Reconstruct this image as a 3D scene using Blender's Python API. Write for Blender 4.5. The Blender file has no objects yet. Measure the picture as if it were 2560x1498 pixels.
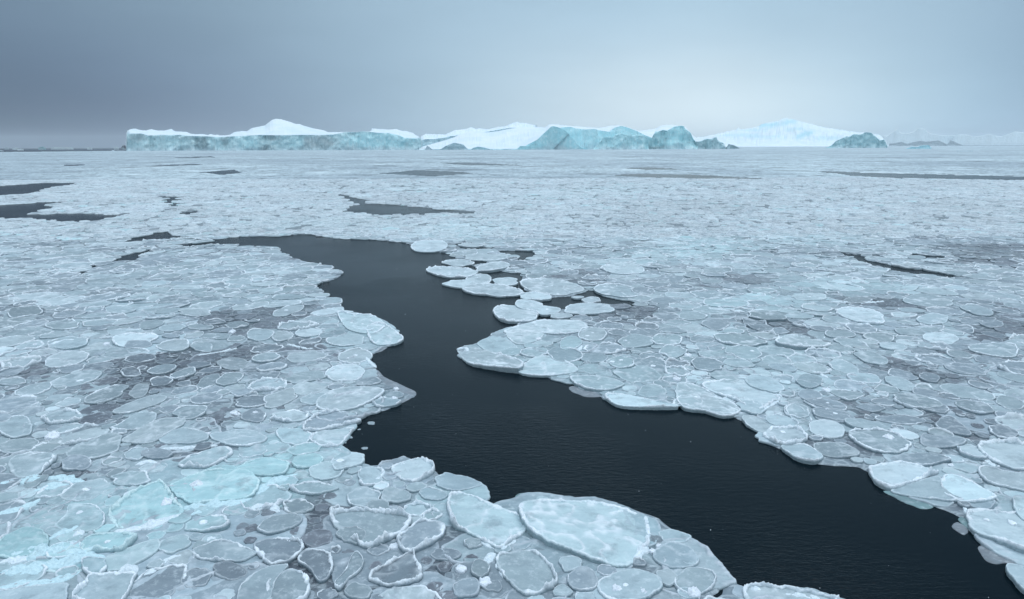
import bpy, math, random
import numpy as np
from mathutils import Matrix, Vector

random.seed(7)
RNG = np.random.default_rng(11)
C = bpy.context.scene.collection
SC = bpy.context.scene

# ------------------------------------------------------------------ camera
H = 8.0                       # eye height above the water, metres
FPX = 1707.0                  # focal length in photo pixels (24 mm on 36 mm)
W0, H0 = 2560.0, 1498.0
PITCH = math.atan((749 - 366) / FPX)
ROLL = math.atan(8.0 / 2560.0)
cam_d = bpy.data.cameras.new('camera')
cam_d.lens = 24.0
cam_d.sensor_width = 36.0
cam_d.clip_start = 0.1
cam_d.clip_end = 60000
cam = bpy.data.objects.new('camera', cam_d)
C.objects.link(cam)
fw = np.array([0, math.cos(PITCH), -math.sin(PITCH)])
up0 = np.array([0, math.sin(PITCH), math.cos(PITCH)])
rt0 = np.array([1.0, 0, 0])
# horizon climbs towards the picture's right edge
rt = rt0 * math.cos(ROLL) - up0 * math.sin(ROLL)
up = up0 * math.cos(ROLL) + rt0 * math.sin(ROLL)
m = Matrix(((rt[0], up[0], -fw[0], 0), (rt[1], up[1], -fw[1], 0), (rt[2], up[2], -fw[2], H), (0, 0, 0, 1)))
cam.matrix_world = m
SC.camera = cam


def ray(px, py):
    px = np.asarray(px, float); py = np.asarray(py, float)
    a = (px - W0 / 2) / FPX
    b = -(py - H0 / 2) / FPX
    return fw + a[..., None] * rt + b[..., None] * up


def ground(px, py, z=0.0):
    d = ray(px, py)
    t = (z - H) / d[..., 2]
    return d[..., :2] * t[..., None]


def at_y(px, py, Y):
    """World point seen at a photo pixel on the upright plane y = Y."""
    d = ray(px, py)
    t = np.asarray(Y) / d[..., 1]
    return np.stack([d[..., 0] * t, d[..., 1] * t, H + d[..., 2] * t], -1)


def project(P):
    """World points -> photo pixels."""
    P = np.asarray(P, float)
    v = P - np.array([0, 0, H])
    f = v @ fw
    return W0 / 2 + FPX * (v @ rt) / f, H0 / 2 - FPX * (v @ up) / f, f


# ------------------------------------------------------------------ world: overcast sky
def N(nt, typ, loc=(0, 0), **kw):
    n = nt.nodes.new(typ)
    for k, v in kw.items():
        setattr(n, k, v)
    return n


SUN_EL, SUN_AZ = math.radians(62), math.radians(70)      # high behind thick cloud
world = bpy.data.worlds.new('World')
SC.world = world
world.use_nodes = True
nt = world.node_tree
nt.nodes.clear()
L = nt.links.new
out = N(nt, 'ShaderNodeOutputWorld')
bg = N(nt, 'ShaderNodeBackground')
L(bg.outputs[0], out.inputs[0])
tc = N(nt, 'ShaderNodeTexCoord')


def vmath(nt, op, a, b=None):
    n = N(nt, 'ShaderNodeVectorMath', operation=op)
    if hasattr(a, 'links') or hasattr(a, 'is_linked'):
        nt.links.new(a, n.inputs[0])
    else:
        n.inputs[0].default_value = a
    if b is not None:
        if hasattr(b, 'is_linked'):
            nt.links.new(b, n.inputs[1])
        else:
            n.inputs[1].default_value = b
    return n


def fmath(nt, op, a, b=None, c=None, clamp=False):
    n = N(nt, 'ShaderNodeMath', operation=op)
    n.use_clamp = clamp
    for i, v in enumerate((a, b, c)):
        if v is None:
            continue
        if hasattr(v, 'is_linked'):
            nt.links.new(v, n.inputs[i])
        else:
            n.inputs[i].default_value = v
    return n.outputs[0]


def mixc(nt, f, a, b, mode='MIX'):
    n = N(nt, 'ShaderNodeMix', data_type='RGBA', blend_type=mode)
    for i, v in ((0, f), (6, a), (7, b)):
        if hasattr(v, 'is_linked'):
            nt.links.new(v, n.inputs[i])
        elif i == 0:
            n.inputs[0].default_value = v
        else:
            n.inputs[i].default_value = (v[0], v[1], v[2], 1)
    return n.outputs[2]


def smooth(nt, v, lo, hi):
    n = N(nt, 'ShaderNodeMapRange', interpolation_type='SMOOTHSTEP')
    nt.links.new(v, n.inputs[0])
    n.inputs[1].default_value = lo
    n.inputs[2].default_value = hi
    return n.outputs[0]


def srgb(r, g, b):
    f = lambda c: (c / 12.92) if c <= 0.04045 else ((c + 0.055) / 1.055) ** 2.4
    return (f(r / 255), f(g / 255), f(b / 255))


dirv = tc.outputs['Generated']
nz = N(nt, 'ShaderNodeTexNoise')
nz.inputs['Scale'].default_value = 1.6
nz.inputs['Detail'].default_value = 4
nz.inputs['Roughness'].default_value = 0.45
stretch = N(nt, 'ShaderNodeMapping')
stretch.inputs['Scale'].default_value = (1, 1, 1.8)
L(dirv, stretch.inputs[0])
L(stretch.outputs[0], nz.inputs['Vector'])
wob = fmath(nt, 'MULTIPLY', fmath(nt, 'SUBTRACT', nz.outputs[0], 0.5), 0.22)
sep = N(nt, 'ShaderNodeSeparateXYZ')
L(dirv, sep.inputs[0])


az = fmath(nt, 'ARCTAN2', sep.outputs[0], sep.outputs[1])
azn = fmath(nt, 'ADD', fmath(nt, 'MULTIPLY_ADD', az, 0.42, 0.5), fmath(nt, 'MULTIPLY', wob, 0.16))


def sky_ramp(stops):
    r = N(nt, 'ShaderNodeValToRGB')
    r.color_ramp.interpolation = 'B_SPLINE'
    el = r.color_ramp.elements
    stops = [(None, (226, 238, 248))] + list(stops) + [('end', (226, 238, 248))]
    for i, (px, c) in enumerate(stops):
        p = 0.0 if px is None else 1.0 if px == 'end' else 0.5 + 0.42 * math.atan((px - W0 / 2) / FPX / math.cos(PITCH))
        e = el[i] if i < 2 else el.new(p)
        e.position = p
        e.color = (*srgb(*c), 1)
    L(azn, r.inputs[0])
    return r.outputs[0]


low = sky_ramp([(-900, (62, 80, 103)), (0, (71, 91, 117)), (420, (91, 110, 139)), (800, (126, 150, 174)), (1080, (160, 189, 209)),
                (1400, (206, 227, 240)), (1700, (226, 242, 250)), (1980, (208, 231, 244)), (2280, (168, 200, 222)), (2560, (141, 172, 198)), (3600, (120, 145, 170))])
high = sky_ramp([(-900, (98, 119, 140)), (0, (110, 133, 155)), (420, (124, 149, 170)), (900, (153, 181, 201)), (1300, (171, 200, 220)),
                 (1800, (179, 209, 228)), (2300, (165, 195, 217)), (2560, (147, 176, 199)), (3600, (130, 155, 178))])
tall = smooth(nt, fmath(nt, 'ADD', sep.outputs[2], fmath(nt, 'MULTIPLY', wob, 0.5)), 0.02, 0.21)
base = mixc(nt, tall, low, high)
# the cloud deck is brightest overhead
lay = N(nt, 'ShaderNodeTexNoise')
lay.inputs['Scale'].default_value = 2.3
lay.inputs['Detail'].default_value = 5
lay.inputs['Roughness'].default_value = 0.5
lmap = N(nt, 'ShaderNodeMapping')
lmap.inputs['Scale'].default_value = (1, 1, 4.5)
lmap.inputs['Rotation'].default_value = (0.05, 0.1, 0)
L(dirv, lmap.inputs[0])
L(lmap.outputs[0], lay.inputs['Vector'])
base = mixc(nt, smooth(nt, lay.outputs[0], 0.32, 0.68), mixc(nt, 1.0, base, (1.0, 1.0, 1.0), 'MULTIPLY'), mixc(nt, 1.0, base, (1.10, 1.095, 1.09), 'MULTIPLY'))
zen = smooth(nt, fmath(nt, 'ADD', sep.outputs[2], fmath(nt, 'MULTIPLY', wob, 0.5)), 0.60, 0.92)
base = mixc(nt, zen, base, (1.75, 2.0, 2.25))
# nothing but dim light from below the horizon
sky = N(nt, 'ShaderNodeTexSky', sky_type='NISHITA')
sky.sun_disc = False
sky.sun_elevation = SUN_EL
sky.sun_rotation = SUN_AZ
sk = mixc(nt, 1.0, sky.outputs[0], (0.06, 0.06, 0.06), 'MULTIPLY')
base = mixc(nt, 0.10, base, sk)
L(base, bg.inputs[0])
bg.inputs[1].default_value = 1.0

sun_d = bpy.data.lights.new('sun', 'SUN')
sun_d.energy = 0.55
sun_d.angle = math.radians(22)
sun_d.color = (1.0, 0.95, 0.89)
sun = bpy.data.objects.new('sun', sun_d)
C.objects.link(sun)
sdir = Vector((math.sin(SUN_AZ) * math.cos(SUN_EL), math.cos(SUN_AZ) * math.cos(SUN_EL), math.sin(SUN_EL)))
sun.rotation_euler = sdir.to_track_quat('Z', 'Y').to_euler()
sun.location = (0, 0, 60)

SC.view_settings.view_transform = 'Standard'
SC.view_settings.look = 'None'
SC.view_settings.exposure = 0.0
SC.view_settings.gamma = 1.0
SC.cycles.max_bounces = 6
SC.cycles.diffuse_bounces = 3
SC.cycles.glossy_bounces = 2
SC.cycles.volume_bounces = 1
SC.cycles.use_denoising = True

# ------------------------------------------------------------------ numpy noise
_P = RNG.permutation(4096)
_G = RNG.random((4096,)) * 2 - 1


def _h3(i, j, k):
    return _G[_P[(_P[(_P[i & 4095] + j) & 4095] + k) & 4095]]


def vnoise(x, y, z=None):
    """Smooth value noise in -1..1."""
    x = np.asarray(x, float); y = np.asarray(y, float)
    z = np.zeros_like(x) if z is None else np.asarray(z, float)
    i = np.floor(x).astype(int); j = np.floor(y).astype(int); k = np.floor(z).astype(int)
    u = x - i; v = y - j; w = z - k
    u = u * u * (3 - 2 * u); v = v * v * (3 - 2 * v); w = w * w * (3 - 2 * w)
    r = 0
    for a in (0, 1):
        wa = u if a else 1 - u
        for b in (0, 1):
            wb = v if b else 1 - v
            for c in (0, 1):
                wc = w if c else 1 - w
                r = r + wa * wb * wc * _h3(i + a, j + b, k + c)
    return r


def vnoise2(x, y, s=0):
    i = np.floor(x).astype(int); j = np.floor(y).astype(int)
    u = x - i; v = y - j
    u = u * u * (3 - 2 * u); v = v * v * (3 - 2 * v)
    return ((1 - u) * (1 - v) * _h3(i, j, s) + u * (1 - v) * _h3(i + 1, j, s)
            + (1 - u) * v * _h3(i, j + 1, s) + u * v * _h3(i + 1, j + 1, s))


def fbm2(x, y, oct=4, s=0, gain=0.5):
    r = 0; a = 1; t = 0
    for o in range(oct):
        r = r + a * vnoise2(x * 2 ** o + 17.3 * o, y * 2 ** o - 9.1 * o, s + o)
        t += a; a *= gain
    return r / t


def fbm3(x, y, z, oct=3, gain=0.5):
    r = 0; a = 1; t = 0
    for o in range(oct):
        r = r + a * vnoise(x * 2 ** o + 31.7 * o, y * 2 ** o, z * 2 ** o)
        t += a; a *= gain
    return r / t


def sstep(a, b, x):
    t = np.clip((x - a) / (b - a), 0, 1)
    return t * t * (3 - 2 * t)


# ------------------------------------------------------------------ mesh helpers
def mesh_obj(name, V, F, mat=None, parent=None, col=None, smooth_f=True, attrs=None):
    """V n x 3, F list of arrays (m x k) -> one linked mesh object."""
    me = bpy.data.meshes.new(name)
    V = np.ascontiguousarray(V, dtype=np.float32)
    if not isinstance(F, (list, tuple)):
        F = [F]
    F = [f for f in F if len(f)]
    nl = sum(f.size for f in F); nf = sum(len(f) for f in F)
    me.vertices.add(len(V)); me.vertices.foreach_set('co', V.ravel())
    me.loops.add(nl); me.polygons.add(nf)
    me.loops.foreach_set('vertex_index', np.concatenate([f.ravel() for f in F]).astype(np.int32))
    tot = np.concatenate([np.full(len(f), f.shape[1]) for f in F])
    st = np.concatenate([[0], np.cumsum(tot)[:-1]])
    me.polygons.foreach_set('loop_start', st.astype(np.int32))
    me.polygons.foreach_set('use_smooth', np.full(nf, smooth_f, dtype=bool))
    me.update(calc_edges=True)
    if col is not None:
        a = me.color_attributes.new('tint', 'FLOAT_COLOR', 'POINT')
        c4 = np.ones((len(V), 4), np.float32); c4[:, :3] = col
        a.data.foreach_set('color', c4.ravel())
    for k, v in (attrs or {}).items():
        a = me.attributes.new(k, 'FLOAT', 'POINT')
        a.data.foreach_set('value', np.asarray(v, np.float32))
    if mat:
        me.materials.append(mat)
    o = bpy.data.objects.new(name, me)
    C.objects.link(o)
    if parent:
        o.parent = parent
    return o


def tag(o, label=None, cat=None, group=None, kind=None):
    if label: o['label'] = label
    if cat: o['category'] = cat
    if group: o['group'] = group
    if kind: o['kind'] = kind
    return o


def empty(name, loc):
    o = bpy.data.objects.new(name, None)
    o.empty_display_size = 0.3
    C.objects.link(o)
    o.location = loc
    return o


def grid_faces(nr, nc, wrap=False):
    r = np.arange(nr - 1)[:, None]; c = np.arange(nc if wrap else nc - 1)[None, :]
    c2 = (c + 1) % nc
    return np.stack([r * nc + c, r * nc + c2, (r + 1) * nc + c2, (r + 1) * nc + c], -1).reshape(-1, 4)


# ------------------------------------------------------------------ materials
def mat_new(name):
    mt = bpy.data.materials.new(name)
    mt.use_nodes = True
    nt = mt.node_tree
    return mt, nt, nt.nodes['Principled BSDF']


def pos(nt):
    return N(nt, 'ShaderNodeNewGeometry').outputs['Position']


def noise(nt, scale, detail=4, rough=0.5, vec=None, st=None):
    n = N(nt, 'ShaderNodeTexNoise')
    n.inputs['Scale'].default_value = scale
    n.inputs['Detail'].default_value = detail
    n.inputs['Roughness'].default_value = rough
    v = vec or pos(nt)
    if st:
        mp = N(nt, 'ShaderNodeMapping'); mp.inputs['Scale'].default_value = st
        nt.links.new(v, mp.inputs[0]); v = mp.outputs[0]
    nt.links.new(v, n.inputs['Vector'])
    return n.outputs[0]


def bump(nt, bsdf, layers):
    prev = None
    for h, strength, dist in layers:
        b = N(nt, 'ShaderNodeBump')
        b.inputs['Strength'].default_value = strength
        b.inputs['Distance'].default_value = dist
        nt.links.new(h, b.inputs['Height'])
        if prev: nt.links.new(prev, b.inputs['Normal'])
        prev = b.outputs[0]
    nt.links.new(prev, bsdf.inputs['Normal'])


def tint_node(nt):
    a = N(nt, 'ShaderNodeAttribute'); a.attribute_name = 'tint'
    return a.outputs['Color']


def mat_plate():
    mt, nt, b = mat_new('floe_ice')
    c = tint_node(nt)
    streak = noise(nt, 1.0, 5, 0.6, st=(2.2, 5.5, 3))
    c = mixc(nt, smooth(nt, streak, 0.3, 0.75), mixc(nt, 1.0, c, (0.83, 0.85, 0.87), 'MULTIPLY'), c)
    frost = noise(nt, 6, 8, 0.72)
    c = mixc(nt, fmath(nt, 'MULTIPLY', smooth(nt, frost, 0.50, 0.68), 0.38), c, (0.60, 0.69, 0.75))
    wet = noise(nt, 1.7, 6, 0.7)
    c = mixc(nt, fmath(nt, 'MULTIPLY', smooth(nt, wet, 0.50, 0.66), 0.5), c, (0.18, 0.24, 0.28))
    nt.links.new(c, b.inputs['Base Color'])
    b.inputs['Roughness'].default_value = 0.42
    b.inputs['IOR'].default_value = 1.31
    b.inputs['Specular IOR Level'].default_value = 0.4
    bump(nt, b, [(noise(nt, 3.5, 6, 0.62), 0.5, 0.06), (noise(nt, 26, 6, 0.68), 0.45, 0.014)])
    return mt


def mat_rim():
    mt, nt, b = mat_new('floe_rim_ice')
    c = tint_node(nt)
    g = noise(nt, 16, 5, 0.7)
    c = mixc(nt, smooth(nt, g, 0.35, 0.62), mixc(nt, 1.0, c, (0.80, 0.84, 0.87), 'MULTIPLY'), c)
    nt.links.new(c, b.inputs['Base Color'])
    b.inputs['Roughness'].default_value = 0.7
    b.inputs['IOR'].default_value = 1.31
    vor = N(nt, 'ShaderNodeTexVoronoi'); vor.inputs['Scale'].default_value = 16
    nt.links.new(pos(nt), vor.inputs['Vector'])
    bump(nt, b, [(vor.outputs['Distance'], 0.5, 0.03), (noise(nt, 45, 6, 0.7), 0.5, 0.02)])
    return mt


def mat_sheet():
    mt, nt, b = mat_new('slush_ice')
    c = tint_node(nt)
    n1 = noise(nt, 0.9, 6, 0.6, st=(1, 1.5, 1))
    c = mixc(nt, smooth(nt, n1, 0.35, 0.7), mixc(nt, 1.0, c, (0.78, 0.80, 0.83), 'MULTIPLY'), c)
    wisp = noise(nt, 1.0, 8, 0.75, st=(4, 7, 4))
    c = mixc(nt, fmath(nt, 'MULTIPLY', smooth(nt, wisp, 0.50, 0.64), 0.45), c, (0.52, 0.61, 0.66))
    ed = N(nt, 'ShaderNodeTexVoronoi', feature='DISTANCE_TO_EDGE'); ed.inputs['Scale'].default_value = 2.2
    wv = N(nt, 'ShaderNodeMix', data_type='VECTOR'); wv.inputs[0].default_value = 0.12
    nn = N(nt, 'ShaderNodeTexNoise'); nn.inputs['Scale'].default_value = 3.0; nt.links.new(pos(nt), nn.inputs['Vector'])
    nt.links.new(pos(nt), wv.inputs[4]); nt.links.new(nn.outputs['Color'], wv.inputs[5])
    nt.links.new(wv.outputs[1], ed.inputs['Vector'])
    c = mixc(nt, fmath(nt, 'MULTIPLY', smooth(nt, ed.outputs['Distance'], 0.09, 0.0), 0.30), c, (0.55, 0.65, 0.70))
    # far pack: little floes read as a mottle, drawn as cells with pale ridged rims
    at = N(nt, 'ShaderNodeAttribute'); at.attribute_name = 'far'
    far = at.outputs['Fac']
    vor = N(nt, 'ShaderNodeTexVoronoi', feature='DISTANCE_TO_EDGE')
    vor.inputs['Scale'].default_value = 0.62
    nt.links.new(pos(nt), vor.inputs['Vector'])
    vc = N(nt, 'ShaderNodeTexVoronoi'); vc.inputs['Scale'].default_value = 0.62
    nt.links.new(pos(nt), vc.inputs['Vector'])
    sepc = N(nt, 'ShaderNodeSeparateColor'); nt.links.new(vc.outputs['Color'], sepc.inputs[0])
    rimm = smooth(nt, vor.outputs['Distance'], 0.16, 0.05)
    cell = mixc(nt, smooth(nt, sepc.outputs[0], 0.1, 0.9), (0.17, 0.225, 0.26), (0.42, 0.525, 0.58))
    cell = mixc(nt, fmath(nt, 'MULTIPLY', rimm, 0.6), cell, (0.72, 0.83, 0.88))
    # open slits between floes
    slit = noise(nt, 0.16, 6, 0.7)
    cell = mixc(nt, smooth(nt, slit, 0.56, 0.61), cell, (0.085, 0.105, 0.125))
    slit2 = noise(nt, 0.028, 6, 0.68)
    cell = mixc(nt, smooth(nt, slit2, 0.57, 0.64), cell, (0.15, 0.18, 0.20))
    mid = noise(nt, 0.06, 6, 0.7)
    cell = mixc(nt, smooth(nt, mid, 0.52, 0.66), cell, (0.66, 0.77, 0.82))
    big = noise(nt, 0.012, 6, 0.65)
    bigc = mixc(nt, smooth(nt, big, 0.38, 0.62), (0.72, 0.74, 0.77), (1.12, 1.13, 1.12))
    cell = mixc(nt, 1.0, cell, bigc, 'MULTIPLY')
    cell = mixc(nt, 0.22, cell, c)
    c = mixc(nt, far, c, cell)
    nt.links.new(c, b.inputs['Base Color'])
    b.inputs['Roughness'].default_value = 0.5
    b.inputs['IOR'].default_value = 1.31
    bump(nt, b, [(noise(nt, 2.2, 6, 0.62), 0.5, 0.07), (noise(nt, 24, 5, 0.6), 0.3, 0.012)])
    return mt


def mat_water():
    mt, nt, b = mat_new('sea_water')
    b.inputs['Base Color'].default_value = (0.001, 0.006, 0.010, 1)
    b.inputs['Specular IOR Level'].default_value = 0.12
    b.inputs['Roughness'].default_value = 0.20
    b.inputs['IOR'].default_value = 1.333
    p = pos(nt)
    calm = smooth(nt, noise(nt, 0.10, 3), 0.40, 0.62)
    rip = noise(nt, 1.0, 3, 0.55, st=(3.2, 9.0, 1))
    rip2 = noise(nt, 1.0, 2, 0.5, st=(11, 26, 1))
    h = fmath(nt, 'ADD', fmath(nt, 'MULTIPLY', rip, 0.6), fmath(nt, 'MULTIPLY', rip2, 0.25))
    h = fmath(nt, 'MULTIPLY', h, fmath(nt, 'ADD', fmath(nt, 'MULTIPLY', calm, 1.3), 0.25))
    bump(nt, b, [(h, 0.7, 0.045)])
    return mt


M_PLATE, M_RIM, M_SHEET, M_WATER = mat_plate(), mat_rim(), mat_sheet(), mat_water()

# ------------------------------------------------------------------ leads (open water), traced on the photo and laid on the sea
K = 2560 / 2520.0
# view origins: two rows of three tiles, 2.93 x
VIEW = {0: (0, 550), 1: (850, 550), 2: (1700, 550), 3: (0, 998), 4: (850, 998), 5: (1700, 998)}


def vp(v, pts):
    ox, oy = VIEW[v]
    return [(ox + x / 2.93, oy + y / 2.93) for x, y in pts]


def ov(pts):
    return [(x * K, y * K) for x, y in pts]


LEADS = [
    ov([(520, 592), (560, 584), (700, 582), (760, 578), (850, 590), (940, 592), (1000, 601), (1030, 612), (1080, 622),
        (1112, 628), (1130, 640), (1160, 655), (1215, 672), (1262, 690), (1285, 712), (1330, 735), (1345, 752), (1378, 742), (1372, 765),
        (1330, 782), (1272, 798), (1210, 820), (1160, 850), (1122, 857), (1135, 880), (1160, 895), (1250, 912), (1330, 925),
        (1400, 945), (1470, 975), (1500, 995), (1560, 1003), (1640, 1000), (1700, 1005), (1790, 1020), (1850, 1055),
        (1890, 1100), (1940, 1130), (2000, 1140), (2110, 1155), (2160, 1190), (2200, 1215), (2280, 1240), (2340, 1265),
        (2385, 1290), (2400, 1325), (2440, 1350), (2500, 1385), (2560, 1430), (2700, 1540), (2500, 1640), (2250, 1560),
        (2110, 1490), (2050, 1458), (1960, 1442), (1840, 1436), (1778, 1418), (1758, 1385), (1700, 1330), (1640, 1275),
        (1560, 1240), (1480, 1222), (1380, 1215), (1282, 1219), (1268, 1238), (1235, 1240), (1180, 1195), (1130, 1177),
        (1078, 1167), (1062, 1140), (1020, 1130), (960, 1141), (880, 1139), (850, 1116), (820, 1108), (830, 1090),
        (870, 1050), (900, 1030), (950, 1010), (1020, 975), (1000, 960), (960, 945), (930, 925), (910, 880), (950, 855),
        (985, 850), (990, 830), (960, 800), (910, 775), (850, 765), (835, 740), (800, 720), (780, 705), (850, 675),
        (810, 655), (740, 645), (700, 625), (690, 610), (620, 606), (540, 602)]),
    ov([(300, 597), (340, 585), (372, 580), (372, 574), (415, 572), (432, 583), (520, 588), (530, 592), (430, 589), (400, 590), (345, 595)]),
    ov([(400, 603), (470, 600), (530, 594), (560, 600), (520, 603), (460, 607)]),
    ov([(845, 521), (872, 506), (858, 492), (820, 480), (835, 478), (868, 487), (900, 494), (892, 502), (960, 505), (1050, 512), (1115, 519), (1180, 524),
        (1160, 528), (1090, 526), (1010, 530), (900, 528)]),
    ov([(-60, 459), (0, 459), (100, 451), (175, 450), (185, 453), (150, 460), (112, 466), (100, 474), (50, 478), (0, 483), (-60, 484)]),
    ov([(-60, 508), (0, 506), (70, 500), (180, 497), (120, 504), (128, 512), (100, 520), (85, 527), (180, 526), (270, 530), (350, 522),
        (280, 536), (240, 541), (190, 546), (100, 541), (0, 538), (-60, 538)]),
    ov([(495, 424), (570, 418), (592, 425), (540, 430)]),
    ov([(940, 427), (1030, 419), (1130, 423), (1160, 428), (1060, 434)]),
    ov([(1075, 401), (1140, 400), (1290, 407), (1150, 407)]),
    ov([(390, 484), (440, 486), (452, 492), (436, 497), (442, 508), (415, 512), (405, 497)]),
    ov([(1505, 433), (1560, 428), (1700, 430), (1920, 442), (1700, 440)]),
    ov([(2000, 421), (2200, 427), (2350, 431), (2620, 437), (2620, 446), (2350, 442), (2200, 439), (2080, 430)]),
    ov([(1530, 414), (1600, 412), (1680, 417), (1590, 418)]),
    ov([(430, 388), (520, 385), (530, 387), (450, 389)]),
    ov([(385, 407), (480, 404), (500, 406), (420, 408)]),
    ov([(150, 407), (205, 405), (210, 407), (160, 408)]),
    ov([(430, 530), (450, 523), (478, 520), (462, 529)]),
    ov([(2060, 622), (2110, 629), (2135, 641), (2180, 652), (2280, 668), (2370, 682), (2320, 684), (2250, 677), (2180, 662), (2130, 650)]),
    vp(0, [(1165, 208), (1100, 232), (1000, 270), (960, 302), (820, 308), (950, 262), (1060, 228)]),
    vp(0, [(625, 345), (720, 320), (700, 342), (650, 366)]),
    vp(0, [(540, 395), (590, 380), (575, 402)]),
    vp(0, [(60, 478), (120, 468), (100, 488)]),
    vp(2, [(1560, 228), (1800, 262), (1960, 276), (1800, 276)]),
    vp(2, [(2030, 278), (2340, 296), (2250, 304)]),
    vp(2, [(2340, 345), (2540, 362), (2540, 370)]),
    vp(1, [(1180, 226), (1430, 232), (1400, 265), (1320, 312), (1275, 296), (1340, 258), (1190, 246)]),
    vp(1, [(860, 180), (900, 160), (1060, 200), (1130, 208), (1040, 222), (900, 212)]),
    vp(1, [(1020, 380), (1150, 372), (1310, 396), (1330, 470), (1360, 525), (1300, 540), (1270, 480), (1180, 465), (1090, 440)]),
    vp(1, [(960, 300), (1110, 290), (1100, 310), (1010, 335)]),
    vp(1, [(1480, 620), (1545, 572), (1700, 560), (1850, 518), (1905, 560), (2060, 590), (2200, 600), (2130, 632), (1940, 615), (1760, 640), (1640, 650), (1540, 640)]),
    vp(1, [(1430, 730), (1500, 705), (1640, 690), (1890, 702), (1700, 720), (1560, 735), (1400, 760)]),
    vp(1, [(1930, 350), (2010, 335), (1960, 365), (2010, 410), (1975, 420), (1985, 395)]),
    vp(4, [(2475, -60 + 40), (2580, -15), (2580, -5)]),
]
# thin cracks (a photo line and its half-width in metres)
CRACKS = [([(1806, 1430), (1803, 1450), (1795, 1458), (1784, 1462), (1780, 1498), (1779, 1530)], -0.055)]
LW = []
for pl in LEADS:
    p = np.array(pl)
    LW.append(ground(p[:, 0], p[:, 1]))
CW = []
for pl, w in CRACKS:
    p = np.array(pl); CW.append((ground(p[:, 0], p[:, 1]), w))
# where the pack ends against open sea: beyond this line, left of the flat berg
EDGE = ground(np.array([-900, 0, 150, 330, 420, 520]), np.array([383.5, 381.5, 380.0, 379.0, 377.0, 374.5]))


def seg_dist(X, Y, poly, closed=True):
    """Distance to a polyline and, when closed, whether inside."""
    n = len(poly)
    D = np.full(X.shape, 1e9); ins = np.zeros(X.shape, bool)
    for i in range(n if closed else n - 1):
        ax, ay = poly[i]; bx, by = poly[(i + 1) % n]
        dx, dy = bx - ax, by - ay
        t = np.clip(((X - ax) * dx + (Y - ay) * dy) / (dx * dx + dy * dy + 1e-12), 0, 1)
        D = np.minimum(D, (X - ax - t * dx) ** 2 + (Y - ay - t * dy) ** 2)
        if closed and ay != by:
            c = ((ay > Y) != (by > Y)) & (X < (bx - ax) * (Y - ay) / (by - ay) + ax)
            ins ^= c
    return np.sqrt(D), ins


def ice_sd(X, Y, warp=True):
    """Signed distance in metres to the nearest lead edge: positive on ice."""
    X = np.asarray(X, float); Y = np.asarray(Y, float)
    shp = X.shape
    X = X.ravel().copy(); Y = Y.ravel().copy()
    dd = np.hypot(X, Y)
    if warp:
        a = 0.10 + 0.006 * dd
        f = 1.6 / (1 + dd / 40)
        wx = fbm2(X * f, Y * f, 3, 3) * a; wy = fbm2(X * f + 50, Y * f, 3, 8) * a
        X += wx * 1.2; Y += wy * 1.2
    S = np.full(X.shape, 60.0)
    for P in LW:
        pad = 4.0 + 0.05 * np.hypot(P[:, 0], P[:, 1]).max()
        k = (X > P[:, 0].min() - pad) & (X < P[:, 0].max() + pad) & (Y > P[:, 1].min() - pad) & (Y < P[:, 1].max() + pad)
        if not k.any(): continue
        d, ins = seg_dist(X[k], Y[k], P)
        S[k] = np.minimum(S[k], np.where(ins, -d, d))
    for P, w in CW:
        k = (X > P[:, 0].min() - 2) & (X < P[:, 0].max() + 2) & (Y > P[:, 1].min() - 2) & (Y < P[:, 1].max() + 2)
        if k.any():
            d, _ = seg_dist(X[k], Y[k], P, False)
            S[k] = np.minimum(S[k], d - w)
    # pack edge towards the open sea
    ey = np.interp(X, EDGE[:, 0], EDGE[:, 1], right=1e9)
    ey = np.where(X > EDGE[-1, 0], 1e9, ey)
    S = np.minimum(S, np.where(Y > EDGE[0, 1] * 0.5, ey - Y, 60))
    return S.reshape(shp)


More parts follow.
